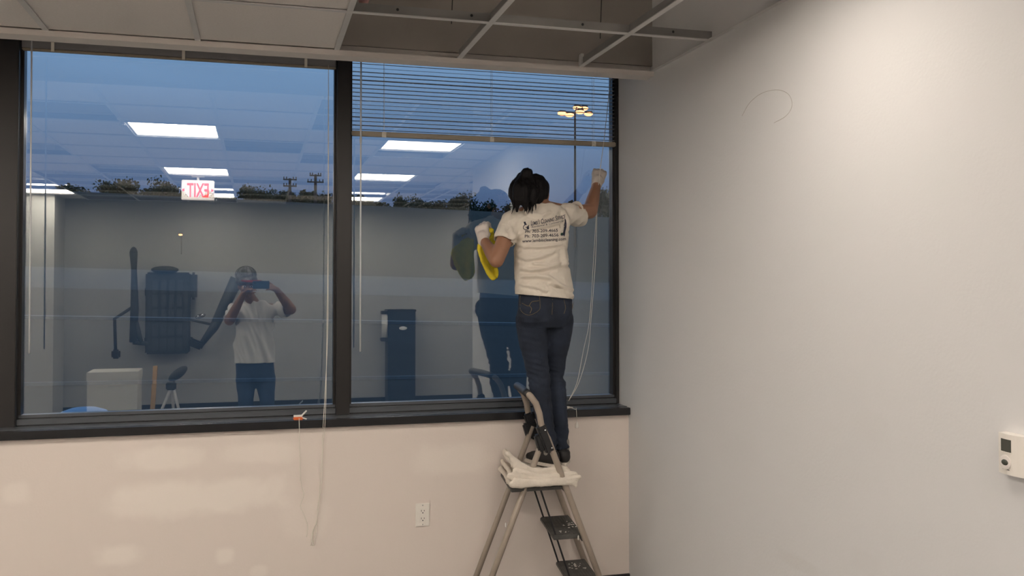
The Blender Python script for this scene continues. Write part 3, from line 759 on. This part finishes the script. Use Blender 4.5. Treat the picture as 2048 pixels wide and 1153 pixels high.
def head(mb, c, fwd, up, s=1.0):
    """skull, jaw, nose, ears, brow, chin"""
    f=fwd.normalized(); u=(up-f*up.dot(f)).normalized(); r=f.cross(u)
    rot=Matrix((r,f,u)).transposed()
    q=lambda x,y,z: c+(r*x+f*y+u*z)*s
    mb.ell(q(0,-.012,.028),Vector((.074,.093,.082))*s,18,rot)
    mb.ell(q(0,.022,-.03),Vector((.058,.066,.075))*s,16,rot)
    mb.ell(q(0,.060,-.082),Vector((.026,.022,.020))*s,10,rot)
    mb.ell(q(0,.078,.026),Vector((.048,.014,.010))*s,10,rot)
    mb.limb([(q(0,.082,.016),.009*s),(q(0,.100,-.018),.0125*s)],8)
    for e in (-1,1):
        mb.ell(q(e*.014,.090,-.022),.008*s,8); mb.ell(q(e*.035,.066,-.018),Vector((.020,.018,.018))*s,8,rot)
        mb.ell(q(e*.074,-.004,-.002),Vector((.010,.018,.030))*s,10,rot)
    mb.ell(q(0,.083,-.050),Vector((.024,.011,.010))*s,8,rot)
    return q,rot
def face_parts(q,rot,par,s=1.0,skin='lip'):
    for e in (-1,1):
        o=MB().ell(q(e*.031,.0785,.006),Vector((.0135,.007,.007))*s,12,rot).build('eye','eye',par,smooth=True)
        MB().ell(q(e*.031,.0842,.006),Vector((.006,.0028,.006))*s,10,rot).build('iris','iris',o,smooth=True)
        MB().tube([q(e*.014,.087,.024),q(e*.032,.088,.030),q(e*.048,.078,.025)],.0035*s,6).build('eyebrow','hair',par,smooth=True)
    MB().ell(q(0,.0915,-.052),Vector((.022,.006,.006))*s,12,rot).build('mouth','lip',par,smooth=True)

# ---------------------------------------------------------------- cleaning woman
YW=-.235
foot_z=.757
wo_=empty('person',(P(1095,930,YW).x,YW,foot_z),'person in cream T-shirt and dark jeans wiping the window from the ladder','person')
sk=MB()
hc=P(1070,389,-.185)+Vector((0,0,0)); fw=Vector((.42,.9,.08)); upv=Vector((.08,.03,1))
q,rot=head(sk,hc,fw,upv,.88)
neck=P(1078,414,-.21)
sk.limb([(neck,.052),(hc+Vector((.004,-.02,-.055)),.046)])
shL=P(1024,443,-.215); shR=P(1136,428,-.175)
elL=P(993,521,-.285); wrL=P(967,480,-.13)
elR=P(1180,423,-.075); wrR=P(1194,366,.075)
sk.limb([(neck+Vector((0,0,-.02)),.05),(P(1080,455,-.20),.065),(P(1080,520,-.20),.07)])
sk.limb([(neck,.04),(shL,.045),(elL,.0375),(elL.lerp(wrL,.35),.036),(wrL,.0235)])
sk.limb([(neck,.04),(shR,.045),(elR,.040),(elR.lerp(wrR,.35),.037),(wrR,.0225)])
# hands inside gloves are part of the body
dR=(P(1201,340,.12)-wrR); dL=(P(963,452,-.10)-wrL)
hand(sk,wrR,dR,Vector((.25,.95,0)),-1,.75,.86,tuck=True)
hand(sk,wrL,dL,Vector((.45,.85,.1)),-1,1.1,.82,tuck=True)
body=solid(sk,'body','skin',wo_,.0065,4)
face_parts(q,rot,body,.88)
g=MB(); g.limb([(wrR-dR.normalized()*.015,.0275),(wrR+dR.normalized()*.02,.0275)]); hand(g,wrR,dR,Vector((.25,.95,0)),-1,.75,.95,tuck=True)
# thickened glove skin
def fat(m_,k=.0035): return m_
tag(solid(g,'glove','glove',wo_,.0055,2,lambda co,n: .0028+.0015*noise.noise(co*50)),'white glove of the raised right hand on the glass')
g=MB(); g.limb([(wrL-dL.normalized()*.012,.0285),(wrL+dL.normalized()*.02,.0275)]); hand(g,wrL,dL,Vector((.45,.85,.1)),-1,1.1,.90,tuck=True)
tag(solid(g,'glove','glove',wo_,.0055,2,lambda co,n: .0028+.0015*noise.noise(co*50)),'white glove of the left hand gripping the yellow cloth')

# hair
h=MB()
h.ell(q(.000,-.022,.028),(.0745,.089,.079),20,rot)
h.ell(P(1056,390,-.235),(.068,.055,.060),16)
h.ell(P(1052,357,-.250),(.038,.034,.040),14); h.ell(P(1054,347,-.262),(.031,.03,.029),12)
for (a,b,c_,e,r) in (((1050,350,-.23),(1036,375,-.29),(1034,400,-.30),(1034,424,-.295),.024),((1054,352,-.24),(1050,380,-.31),(1048,402,-.315),(1052,421,-.31),.026),
                 ((1044,352,-.21),(1028,372,-.25),(1026,392,-.26),(1027,412,-.26),.022),((1058,352,-.24),(1068,385,-.30),(1066,400,-.305),(1066,412,-.30),.024),
                 ((1070,360,-.22),(1084,385,-.265),(1080,398,-.27),(1078,407,-.27),.021),((1038,356,-.20),(1021,378,-.22),(1020,392,-.22),(1024,402,-.22),.012)):
    h.limb([(P(*a),r),(P(*b),r*1.05),(P(*c_),r*.9),(P(*e),r*.30)])
hr=solid(h,'hair','hair',wo_,.006,3,lambda co,n: .0045*noise.noise(Vector((co.x*75,co.y*75,co.z*14))))
for k_ in range(16):
    px=random.uniform(1024,1068); L0=P(px,400,-.30); L1=P(px+random.uniform(-5,4),random.uniform(418,430),-.295)
    MB().tube(curve_pts([L0,L0.lerp(L1,.5)+Vector((random.uniform(-.006,.006),-.004,0)),L1],3),[.005,.0045,.004,.0035,.003,.002,.0008],5).build('hair_strand','hair',hr)
b_=MB(); b_.lathe(P(1054,357,-.215),[(.031,-.006),(.035,0),(.031,.006)],16,Matrix.Rotation(R(20),3,'X')); b_.build('hair_tie','dark',hr)
gl=MB()
for e in (-1,1):
    gl.tube([q(e*.078,-.005,.012),q(e*.076,.04,.014),q(e*.056,.092,.012)],.0022,6)
    cc=[q(e*(.034+.022*math.cos(a)),.098-.012*abs(math.cos(a)) if False else .094,.004+.017*math.sin(a)) for a in [i*math.pi/8 for i in range(17)]]
    gl.tube(cc,.0022,6)
gl.tube([q(-.012,.095,.008),q(.012,.095,.008)],.0022,6)
gl.build('spectacles','glasses',wo_)

# T-shirt
def ring(px,py,y,hw,hd,tilt=0,yaw=.10,n=28,e=2.4):
    c=P(px,py,y); ax=Vector((math.cos(yaw),math.sin(yaw),tilt)); ay=Vector((-math.sin(yaw),math.cos(yaw),0)); out=[]
    for k in range(n):
        a=2*math.pi*k/n; ca,sa=math.cos(a),math.sin(a)
        out.append(c+ax*hw*math.copysign(abs(ca)**(2/e),ca)+ay*hd*math.copysign(abs(sa)**(2/e),sa))
    return out
ts=MB()
ts.rings([ring(1089,597,-.225,.148,.112,-.085),ring(1089,585,-.225,.148,.112,-.075),ring(1086,555,-.222,.143,.108,-.05),ring(1083,520,-.215,.135,.102,-.02),ring(1081,490,-.212,.134,.100,.02),
          ring(1081,462,-.21,.146,.100,.07),ring(1080,443,-.208,.152,.094,.11),ring(1079,428,-.205,.140,.080,.12),ring(1079,416,-.205,.105,.066,.11),ring(1078,408,-.205,.062,.056,.06)])
slL=shL.lerp(elL,.46); ts.limb([(P(1045,436,-.21),.052),(shL,.056),(shL.lerp(elL,.25),.056),(slL,.0575)])
slR=P(1157,434,-.125); ts.limb([(P(1110,430,-.19),.052),(shR,.056),(slR,.055)])
def cut(mb_obj): return mb_obj
RMi=RM.transposed()
def px_of(co):
    v=RMi@(co-CAM); return Vector((1024+FPX*v.x/-v.z, AXIS_ROW-FPX*v.y/-v.z))
folds=[([(1021,481),(1040,468),(1062,457),(1092,452),(1118,446)],.006,3.2),([(1020,487),(1048,493),(1080,494),(1122,489)],.005,3),([(1024,507),(1052,519),(1084,514),(1104,505)],.005,3.5),
       ([(1022,548),(1040,537),(1062,541),(1090,537),(1135,527)],.007,3.5),([(1024,566),(1040,553),(1072,551),(1100,556),(1120,570),(1144,592)],.007,4),([(1068,527),(1100,531),(1136,520)],.005,3),
       ([(1140,470),(1128,500),(1130,530)],.004,4),([(1020,455),(1026,466),(1030,480)],.003,3.5),([(1128,424),(1136,440),(1140,458)],.005,3.5),([(1100,566),(1124,574),(1146,580)],.005,3),([(1050,415),(1060,428),(1084,432),(1100,425)],.004,3.5),
       ([(1044,570),(1070,574),(1092,583)],.004,3)]
folds=[([Vector(p) for p in f],a,w) for f,a,w in folds]
def fold_h(co):
    u=px_of(co); h=0
    for pl,a,w in folds:
        best=1e9;sg=0
        for p,q_ in zip(pl,pl[1:]):
            d_=q_-p; t_=max(0,min(1,(u-p).dot(d_)/d_.length_squared)); c_=p+d_*t_; l=(u-c_).length
            if l<best: best=l; sg=1 if (u-c_).y>0 else -1
        if best<w*4:
            x_=best*sg/w; h+=a*(math.exp(-x_*x_)-.8*math.exp(-(x_-1.9)**2))
    return h
def shirt_disp(co,n):
    f=1.9*fold_h(co)*max(0,-n.y)
    v=Vector((co.x*5+1,co.y*3,co.z*17+co.x*5.5)); f+=.007*(1-2.2*abs(noise.noise(v)))*min(1,max(0.15,(1.62-co.z)/.25 if co.z>1.37 else 1))
    f+=.005*(1-2*abs(noise.noise(Vector((co.x*14,co.y*8,co.z*26-co.x*22)))))
    # strong drag fold from the left armpit across the print
    return f-.003
shirt=solid(ts,'t_shirt','shirt',wo_,.005,6,shirt_disp)
# flatten sleeve ends into open cuffs and the hem
def plane_trim(o,co,no,depth,maxr=None,keep=True):
    bm=bmesh.new(); bm.from_mesh(o.data)
    faces=[f for f in bm.faces if maxr is None or (f.calc_center_median()-co).length<maxr]
    geom=set(faces); 
    for f in faces: geom|=set(f.edges)|set(f.verts)
    r=bmesh.ops.bisect_plane(bm,geom=list(geom),plane_co=co,plane_no=no,clear_outer=False)
    kill=[f for f in bm.faces if (maxr is None or (f.calc_center_median()-co).length<maxr) and (f.calc_center_median()-co).dot(no)>1e-5]
    bmesh.ops.delete(bm,geom=kill,context='FACES')
    be=[e for e in bm.edges if e.is_boundary and (maxr is None or ((e.verts[0].co-co).length<maxr*1.05))]
    g1=bmesh.ops.extrude_edge_only(bm,edges=be); vs=[v for v in g1['geom'] if isinstance(v,bmesh.types.BMVert)]
    cen=sum((v.co for v in vs),Vector())/max(1,len(vs))
    for v in vs: v.co=v.co+(cen-v.co).normalized()*.006
    be=[e for e in g1['geom'] if isinstance(e,bmesh.types.BMEdge)]
    g2=bmesh.ops.extrude_edge_only(bm,edges=be)
    for v in [v for v in g2['geom'] if isinstance(v,bmesh.types.BMVert)]: v.co-=no*depth
    for f in bm.faces: f.smooth=True
    bmesh.ops.recalc_face_normals(bm,faces=bm.faces)
    bm.to_mesh(o.data); bm.free()
nl=(elL-shL).normalized(); nr=(elR-shR).normalized()
plane_trim(shirt,slL+nl*.014,nl,.03,.085)
plane_trim(shirt,slR+nr*.012,nr,.03,.085)
hn=Vector((-.09,0,-1)).normalized()
plane_trim(shirt,P(1089,594,-.225),hn,.04)
MB().tube([v for v in ring(1078,411,-.205,.068,.060,.06)]+[ring(1078,411,-.205,.068,.060,.06)[0]],.0045,6).build('neckband','shirt',shirt,smooth=True)

def bvh_of(o):
    me=o.data; return BVHTree.FromPolygons([v.co.copy() for v in me.vertices],[list(p.vertices) for p in me.polygons])
bvs=bvh_of(shirt)
def onto(bv,px,py,off=.0015):
    d=ray(px,py); hit=bv.ray_cast(CAM,d)
    if hit[0] is None: return P(px,py,-.33)
    return hit[0]-d*off
pr_=MB()
lines=[("Lembi's Cleaning Service",1061.5,451.5,1130.5,436.5,10.2,.012,True,-2.0),("Residential & Commercial",1063,456.5,1127,443.5,4.0,.0,False,-1.2),
       ("Ph: 703-209-4665",1050,466.5,1115.5,463.8,6.4,.012,False,0),("Ph: 703-209-4656",1049,476,1117,473.2,6.6,.012,False,0),("www.lembiscleaning.com",1044.5,485.6,1132,480.8,6.4,.012,False,0)]
for (s_,x0,y0,x1,y1,hh,bo,sc_,bow) in lines:
    bm=text_mesh(s_,bo,sc_,1); w_=max(v.co.x for v in bm.verts)
    for v in bm.verts:
        u=v.co.x/w_; px=x0+(x1-x0)*u; py=y0+(y1-y0)*u-v.co.y*hh*1.35+bow*math.sin(math.pi*u)*-1*0 + bow*math.sin(math.pi*u)*-.6
        v.co=onto(bvs,px,py)
    me=bpy.data.meshes.new('print_text'); bm.to_mesh(me); bm.free(); me.materials.append(M['print'])
    link('print_text',me,shirt)
def decal(poly,name,m,par,bv,off=.0016):
    bm=bmesh.new(); f=bm.faces.new([bm.verts.new((x,y,0)) for x,y in poly]); bmesh.ops.triangulate(bm,faces=[f])
    for _ in range(2): bmesh.ops.subdivide_edges(bm,edges=[e for e in bm.edges if e.calc_length()>2.2],cuts=1); bmesh.ops.triangulate(bm,faces=bm.faces)
    for v in bm.verts: v.co=onto(bv,v.co.x,v.co.y,off)
    me=bpy.data.meshes.new(name); bm.to_mesh(me); bm.free(); me.materials.append(M[m]); return link(name,me,par)
def stroke(path,r,name,m,par,bv,off=.0006):
    return MB().tube([onto(bv,x,y,off) for x,y in path],r,5).build(name,m,par)
decal([(1047,444),(1051,443.5),(1052,447),(1054,449.5),(1051.5,450.5),(1049,450)],'printed_emblem','print',shirt,bvs)
stroke([(1050,450),(1046.8,453),(1046.5,457),(1049,459.5),(1053,459.5),(1055,457.5),(1054,455),(1051,455)],.0018,'printed_emblem','print',shirt,bvs)
decal([(1053,454),(1055,453),(1057,450.5),(1058,451),(1057.5,454),(1058.5,457),(1057,459.5),(1054,459)],'printed_emblem','print',shirt,bvs)
decal([(1129,438.5),(1131,438),(1132,441),(1133,447),(1133,455),(1131,462),(1130,470),(1128.5,474),(1127,471),(1124,472),(1121,471),(1121.5,467),(1124,466.5),(1126,466),(1127.5,459),(1128,450),(1129.5,444)],'printed_figure','print',shirt,bvs)
stroke([(1119,450),(1120,456),(1122,465)],.0010,'printed_broom','stitch',shirt,bvs)
decal([(1121,467),(1125,465.5),(1125.5,469),(1122,470.5)],'printed_bucket','printgreen',shirt,bvs,.0022)

# jeans
j=MB()
j.rings([ring(1090,582,-.225,.133,.095,0),ring(1090,600,-.225,.137,.100,0),ring(1090,622,-.225,.140,.102,0),ring(1090,640,-.225,.138,.098,0),ring(1090,655,-.22,.120,.08,0)])
j.ell(P(1063,628,-.275),(.072,.058,.074),16); j.ell(P(1116,626,-.265),(.068,.056,.072),16)
aL=P(1099,892,-.215); aR=P(1124,893,-.185)
j.limb([(P(1063,640,-.225),.082),(P(1066,680,-.22),.074),(P(1072,720,-.215),.062),(P(1078,757,-.205),.053),(P(1082,800,-.235),.053),(P(1092,850,-.235),.042),(aL,.036)],16)
j.limb([(P(1117,640,-.21),.078),(P(1114,680,-.185),.070),(P(1110,715,-.155),.058),(P(1108,745,-.13),.051),(P(1113,790,-.175),.052),(P(1120,845,-.19),.041),(aR,.034)],16)
def jean_disp(co,n):
    k=.0022
    for zc in (1.20,.88,.80): k+=.0065*math.exp(-((co.z-zc)/.05)**2)
    return k*(1-2.4*abs(noise.noise(Vector((co.x*9,co.y*7,co.z*34+co.x*8)))))-.0015
jeans=solid(j,'jeans','jeans',wo_,.007,4,jean_disp)
bvj=bvh_of(jeans)
for pth in ([(1041,592),(1040,603),(1042,622),(1058,631),(1078,621),(1080,608),(1079,592)],[(1128,600),(1131,616),(1128,628)],):
    stroke([tuple(v.xy) for v in curve_pts([Vector((*a,0)) for a in pth],3)],.0011,'pocket_stitching','stitch',jeans,bvj)
stroke([tuple(v.xy) for v in curve_pts([Vector((*a,0)) for a in [(1044,607),(1052,611),(1058,612),(1064,604),(1078,602)]],4)],.0016,'pocket_embroidery','stitch',jeans,bvj)
stroke([tuple(v.xy) for v in curve_pts([Vector((*a,0)) for a in [(1058,611),(1063,618),(1060,627)]],4)],.0018,'pocket_embroidery','stitch',jeans,bvj)
stroke([(1105,598),(1105,612),(1104,630)],.0011,'centre_seam','stitch',jeans,bvj)
stroke([(1146,606),(1145,618)],.0014,'pocket_stitching','stitch',jeans,bvj)

# shoes and socks
def shoe(ank,ang,label):
    d=Vector((math.sin(ang),math.cos(ang),0)); r=Vector((d.y,-d.x,0)); base=Vector((ank.x,ank.y,foot_z))
    pt=lambda f,s_,z: base+d*f+r*s_+Vector((0,0,z))
    m=MB(); m.limb([(ank+Vector((0,0,.02)),.031),(pt(0,0,.05),.030)]); so=solid(m,'sock','sock',wo_,.006,2)
    m=MB()
    m.limb([(pt(-.035,0,.042),.031),(pt(.01,0,.040),.034),(pt(.07,0,.034),.034),(pt(.125,.004,.027),.030),(pt(.155,.004,.024),.022)],14)
    m.ell(pt(-.03,0,.062),(.032,.032,.02),12)
    o=solid(m,'shoe','shoe',wo_,.006,3); tag(o,label)
    # sole
    n=22; out=[]
    for k in range(n):
        a=2*math.pi*k/n; f=.06+.125*math.cos(a); wd=.040*(abs(math.sin(a))**.8)*(1+.10*math.cos(a)); out.append(pt(f,math.copysign(wd,math.sin(a)),0))
    MB().poly(out,(0,0,.016)).build('sole','sole',o,bevel=.004)
    lc=MB()
    for k in range(4): lc.tube([pt(.045+.018*k,-.018,.066-.004*k),pt(.05+.018*k,0,.073-.005*k),pt(.045+.018*k,.018,.066-.004*k)],.0022,5)
    lc.build('laces','sock',o)
shoe(aL+Vector((0,.0,0)),-.42,'left black shoe with pale sole, toe turned left')
shoe(aR+Vector((.008,.0,0)),.20,'right black shoe with pale sole')

# yellow cloth held in the left hand
cl=[P(968,462,-.10),P(960,478,-.115),P(957,495,-.13),P(962,515,-.14),P(972,535,-.145),P(984,550,-.15)]
m=MB(); n=10
top=[P(982,462,-.095),P(957,486,-.12),P(958,505,-.12),P(966,528,-.12),P(975,548,-.12),P(983,560,-.12)]
inn=[P(992,470,-.07),P(992,486,-.06),P(990,505,-.05),P(992,525,-.05),P(996,545,-.07),P(994,558,-.10)]
A=curve_pts(top,4); B=curve_pts(inn,4)
rs=[]
for i,(a,b) in enumerate(zip(A,B)):
    row=[]; row2=[]
    for k_ in range(9):
        t_=k_/8; p=a.lerp(b,t_)+Vector((0,.014*math.sin(t_*9+i*.15),.0)); row.append(p+Vector((0,-.007,0))); row2.append(p+Vector((0,.006,0)))
    rs.append(row+row2[::-1])
m.rings(rs); m.limb([(P(962,482,-.13),.012),(P(958,500,-.14),.010),(P(966,525,-.14),.010),(P(978,548,-.13),.013),(P(986,556,-.125),.016)]); m.ell(P(980,462,-.11),(.022,.02,.016),10)
tag(solid(m,'cleaning_cloth','yellow',None,.005,2,lambda co,n_: .002*noise.noise(co*70)),'yellow microfibre cloth hanging from the gloved left hand','cloth')

# ---------------------------------------------------------------- photographer (seen in the glass)
YPH=-4.95
def MQ(px,py,Y): return MP(px,py,Y)
ph=empty('person',(MQ(510,700,YPH).x,YPH,0),'person in white T-shirt and grey cap holding a phone, mirrored in left pane','person')
sk=MB(); hc=MQ(494,576,-4.87); hc.z+=.01
q2,rot2=head(sk,hc,Vector((.10,1,-.05)),Vector((0.02,0,1)),1.12)
nk=MQ(510,612,YPH)
sk.limb([(hc+Vector((.01,-.02,-.08)),.058),(nk,.065),(MQ(509,650,YPH),.11),(MQ(509,700,YPH),.11)])
sL=MQ(468,622,YPH); sR=MQ(556,620,YPH)
eL=MQ(459,641,-4.84); eR=MQ(582,619,-4.84); wL=MQ(486,590,-4.70); wR=MQ(553,580,-4.70)
sk.limb([(nk,.05),(sL,.054),(eL,.056),(eL.lerp(wL,.35),.051),(wL,.033)]); sk.limb([(nk,.05),(sR,.054),(eR,.056),(eR.lerp(wR,.35),.051),(wR,.033)])
pc=Vector((.035,-4.612,1.655))
hand(sk,wL,Vector((pc.x-.09,-4.63,pc.z-.02))-wL,Vector((.6,.5,.2)),-1,.45,1.0)
hand(sk,wR,Vector((pc.x+.09,-4.63,pc.z-.02))-wR,Vector((-.6,.5,.2)),1,.45,1.0)
b2=solid(sk,'body','skin2',ph,.009,4); face_parts(q2,rot2,b2,1.12)
m=MB(); m.ell(q2(-.006,-.018,.060),Vector((.112,.124,.080)),18,rot2); m.ell(q2(-.012,-.018,.105),Vector((.108,.114,.095)),18,rot2)
cp=solid(m,'cap','cap',ph,.008,3)
bm_=MB(); rr=[]
for k in range(13):
    a=math.pi*(k/12); rr.append(q2(.030+.092*math.cos(a),.070+.095*math.sin(a),.058-.012*math.sin(a)))
bm_.poly(rr,rot2@Vector((0,0,.010))).build('brim','red',cp)
m=MB()
for k in range(6):
    a=k*math.pi/6; m.tube([q2(-.011+.098*math.cos(a)*math.cos(t_),-.018+.103*math.sin(a)*math.cos(t_),.105+.086*math.sin(t_)) for t_ in [i*math.pi/10 for i in range(11)]],.002,4)
m.build('cap_seams','dark',cp)
def ring2(px,py,y,hw,hd,tilt=0): 
    c=MQ(px,py,y); out=[]
    for k in range(26):
        a=2*math.pi*k/26; ca,sa=math.cos(a),math.sin(a); out.append(c+Vector((hw*math.copysign(abs(ca)**.85,ca),hd*math.copysign(abs(sa)**.85,sa),tilt*ca)))
    return out
ts=MB(); ts.rings([ring2(508,727,YPH,.212,.155),ring2(508,700,YPH,.205,.155),ring2(507,670,YPH,.195,.15),ring2(508,645,YPH,.205,.145),ring2(510,628,YPH,.22,.13),ring2(511,612,YPH,.20,.11),ring2(511,603,YPH,.095,.085)])
l1=sL.lerp(eL,.62); l2=sR.lerp(eR,.60)
ts.limb([(MQ(490,625,YPH),.08),(sL,.080),(l1,.080)]); ts.limb([(MQ(530,625,YPH),.08),(sR,.080),(l2,.082)])
s2_=solid(ts,'t_shirt','shirt2',ph,.010,5,lambda co,n: .020*(1-2.2*abs(noise.noise(Vector((co.x*13+co.z*3,co.y*5,co.z*4+co.x*6)))))-.008)
plane_trim(s2_,l1+(eL-sL).normalized()*.02,(eL-sL).normalized(),.03,.11)
plane_trim(s2_,l2+(eR-sR).normalized()*.02,(eR-sR).normalized(),.03,.11)
plane_trim(s2_,MQ(508,725,YPH),Vector((0,0,-1)),.04)
j=MB(); j.rings([ring2(509,715,YPH,.185,.13),ring2(510,735,YPH,.195,.135),ring2(511,752,YPH,.195,.13),ring2(512,765,YPH,.16,.11)])
hl=MQ(492,758,YPH); hr_=MQ(531,758,YPH)
for hp,dx,dy in ((hl,-.0,.02),(hr_,.03,.03)):
    j.limb([(hp,.105),(Vector((hp.x+dx*.5,YPH+dy,.47)),.078),(Vector((hp.x+dx,YPH,.10)),.068)],16)
solid(j,'jeans','jeans2',ph,.011,4,lambda co,n: .004*noise.noise(co*12))
for hp,dx in ((hl,0),(hr_,.03)):
    m=MB(); x_=hp.x+dx; m.limb([(Vector((x_,YPH-.05,.045)),.042),(Vector((x_,YPH+.08,.045)),.045),(Vector((x_+.01*dx,YPH+.18,.04)),.038)],12)
    o=solid(m,'shoe','shoe',ph,.009,3); MB().box((x_-.045,YPH-.09,0),(x_+.045,YPH+.215,.018)).build('sole','sole',o,bevel=.008)
t=empty('smartphone',pc,'dark blue cased phone held sideways by the mirrored photographer','phone')
MB().box((pc.x-.082,pc.y-.006,pc.z-.040),(pc.x+.082,pc.y+.006,pc.z+.040)).build('phone_case','phone',t,bevel=.004)
MB().box((pc.x-.078,pc.y-.0072,pc.z-.036),(pc.x+.078,pc.y-.006,pc.z+.036)).build('display','screen',t)
MB().lathe((pc.x-.06,pc.y+.006,pc.z+.02),[(.009,0),(.009,.002),(.007,.002)],16,Matrix.Rotation(R(-90),3,'X')).build('camera_lens','dark',t)

# ================================================================== THINGS AT THE BACK OF THE ROOM (mirrored in the panes)
# tall dark cabinet with paper roll
Yc=-7.45
a=MP(776,620,Yc); b=MP(831,780,Yc)
t=empty('tall_cabinet',((a.x+b.x)/2,Yc,0),'tall narrow navy-black cabinet standing against the back wall','cabinet')
MB().box((a.x,Yc-.28,0.02),(b.x,Yc,a.z)).build('cabinet_body','tower',t,bevel=.008)
MB().box((a.x+.01,Yc,.10),(b.x-.01,Yc+.006,a.z-.12)).build('door','tower',t,bevel=.002)
MB().box((a.x-.008,Yc-.285,a.z-.03),(b.x+.008,Yc+.01,a.z)).build('top_cap','dark',t,bevel=.004)
h1=MP(806,657,Yc); MB().ell((h1.x,Yc+.012,h1.z),(.055,.012,.025),12).build('white_sticker','paper',t)
MB().box((a.x+.02,Yc-.26,0),(b.x-.02,Yc-.03,.02)).build('plinth','dark',t)
r0=MP(766,628,Yc); r1=MP(776,676,Yc); xc=(r0.x+r1.x)/2
t=empty('paper_dispenser',(xc,Yc,r1.z),'white paper roll on black brackets fixed to the left side of the navy-black cabinet','dispenser')
MB().tube([(xc,Yc-.05,r1.z),(xc,Yc-.05,r0.z)],.045,20).build('paper_roll','paper',t,smooth=True)
for z in (r0.z+.012,r1.z-.03): MB().box((xc-.055,Yc-.12,z-.02),(a.x,Yc+.01,z+.025)).build('bracket','dark',t,bevel=.004)
# white box
Yk=-6.55
a=MP(174,746,Yk); b=MP(274,830,Yk)
t=empty('storage_box',((a.x+b.x)/2,Yk,0),'large plain white box standing on the floor at lower left of the reflection','box')
MB().box((a.x,Yk-.45,0),(b.x,Yk,a.z-.02)).build('carton','card',t,bevel=.004)
MB().box((a.x-.006,Yk-.456,a.z-.10),(b.x+.006,Yk+.006,a.z)).build('lid','card',t,bevel=.004)
MB().box(((a.x+b.x)/2-.05,Yk+.006,a.z-.17),((a.x+b.x)/2+.13,Yk+.008,a.z-.163)).build('hand_slot','grid',t)
# pine board leaning
a=MP(311,733,Yk-.3); b=MP(304,822,Yk-.1)
MBp=MB(); MBp.bar((b.x-.005,Yk-.1,0.01),(a.x,Yk-.3,a.z),.05,.05,(0,1,0))
tag(MBp.build('wooden_post','wood',bevel=.004),'upright pine post beside the white box','post')
# tripod stand
Yt=-6.5
c=MP(345,770,Yt)
t=empty('tripod_stand',(c.x,Yt,0),'small grey tripod stand with a tilted dark head, right of the pine post','tripod')
for dx,dy in ((-.19,.10),(.13,.12),(.0,-.2)):
    MB().tube([(c.x,Yt,c.z),(c.x+dx,Yt+dy,.0)],[.018,.014],10).build('leg','grid',t,smooth=True)
MB().box((c.x-.07,Yt-.05,c.z-.06),(c.x+.04,Yt+.05,c.z+.03)).build('leg_hub','machine',t,bevel=.012)
MB().tube([(c.x,Yt,c.z),(c.x+.02,Yt,c.z+.10)],.022,10).build('neck','chrome',t)
hp=MP(356,748,Yt); MB().ell(hp,(.13,.08,.055),14,Matrix.Rotation(R(-38),3,'Y')).build('head','machine',t,smooth=True)
# wall mounted exercise machine
Ym=-7.5
t=empty('exercise_machine',(MP(338,700,Ym).x,Ym,0),'dark grey exercise machine with padded panel and jointed arms mounted on the back wall','machine')
a=MP(291,545,Ym); b=MP(378,708,Ym)
MB().box((a.x,YB+.002,b.z),(b.x,Ym,a.z)).build('panel','machine',t,bevel=.02)
MB().box((a.x-.03,YB,b.z+.1),(b.x+.03,YB+.04,b.z+.2)).build('wall_mount','machine',t); MB().box((a.x-.03,YB,a.z-.3),(b.x+.03,YB+.04,a.z-.2)).build('wall_mount','machine',t)
m0,m1=a.x+.07,b.x-.07
for rr_ in range(5):
    z1=a.z-.10-rr_*.185
    for cc_ in range(4):
        x0=m0+(m1-m0)*cc_/4; MB().box((x0+.01,Ym,z1-.16),(x0+(m1-m0)/4-.01,Ym+.012,z1)).build('pad','machinepad',t,bevel=.008)
c=MP(330,540,Ym); MB().ell(c,(.17,.09,.05),14).build('head_pad','machinepad',t,smooth=True)
e1,e2=MP(385,545,Ym),MP(388,600,Ym); MB().box((b.x,Ym-.2,e2.z),(e1.x+.05,Ym-.02,e1.z)).build('side_bolster','machinepad',t,bevel=.03)
pp=[MP(267,503,Ym),MP(268,540,Ym),MP(269,620,Ym),MP(266,685,Ym)]
MB().tube(pp,[.05,.035,.05,.045],12).build('left_arm','machine',t,smooth=True); MB().ell(MP(267,508,Ym),(.05,.05,.09),12).build('arm_pad','machinepad',t,smooth=True)
MB().tube([MP(270,640,Ym),MP(283,690,Ym)],[.035,.03],10).tube([MP(266,685,Ym),MP(296,688,Ym)],.03,10).build('arm_bracket','machine',t,smooth=True)
MB().tube([MP(266,614,Ym),MP(229,638,Ym),MP(231,700,Ym)],.02,10).build('jointed_rod','machine',t,smooth=True)
q0=MP(223,700,Ym);q1=MP(240,718,Ym); MB().box((q0.x,Ym-.06,q1.z),(q1.x,Ym+.03,q0.z)).build('foot_block','dark',t,bevel=.02)
MB().tube([MP(474,558,Ym),MP(452,605,Ym),MP(428,655,Ym),MP(402,690,Ym)],[.085,.075,.06,.035],12).build('right_arm','machinepad',t,smooth=True)
MB().bar(MP(378,683,Ym),MP(406,694,Ym),.12,.10).build('arm_joint','dark',t,bevel=.02)
MB().ell(MP(401,633,Ym),(.07,.03,.03),10,Matrix.Rotation(R(-20),3,'Y')).build('knob','chrome',t,smooth=True)
MB().tube([MP(380,640,Ym),MP(425,650,Ym)],.016,8).build('tie_rod','machine',t)
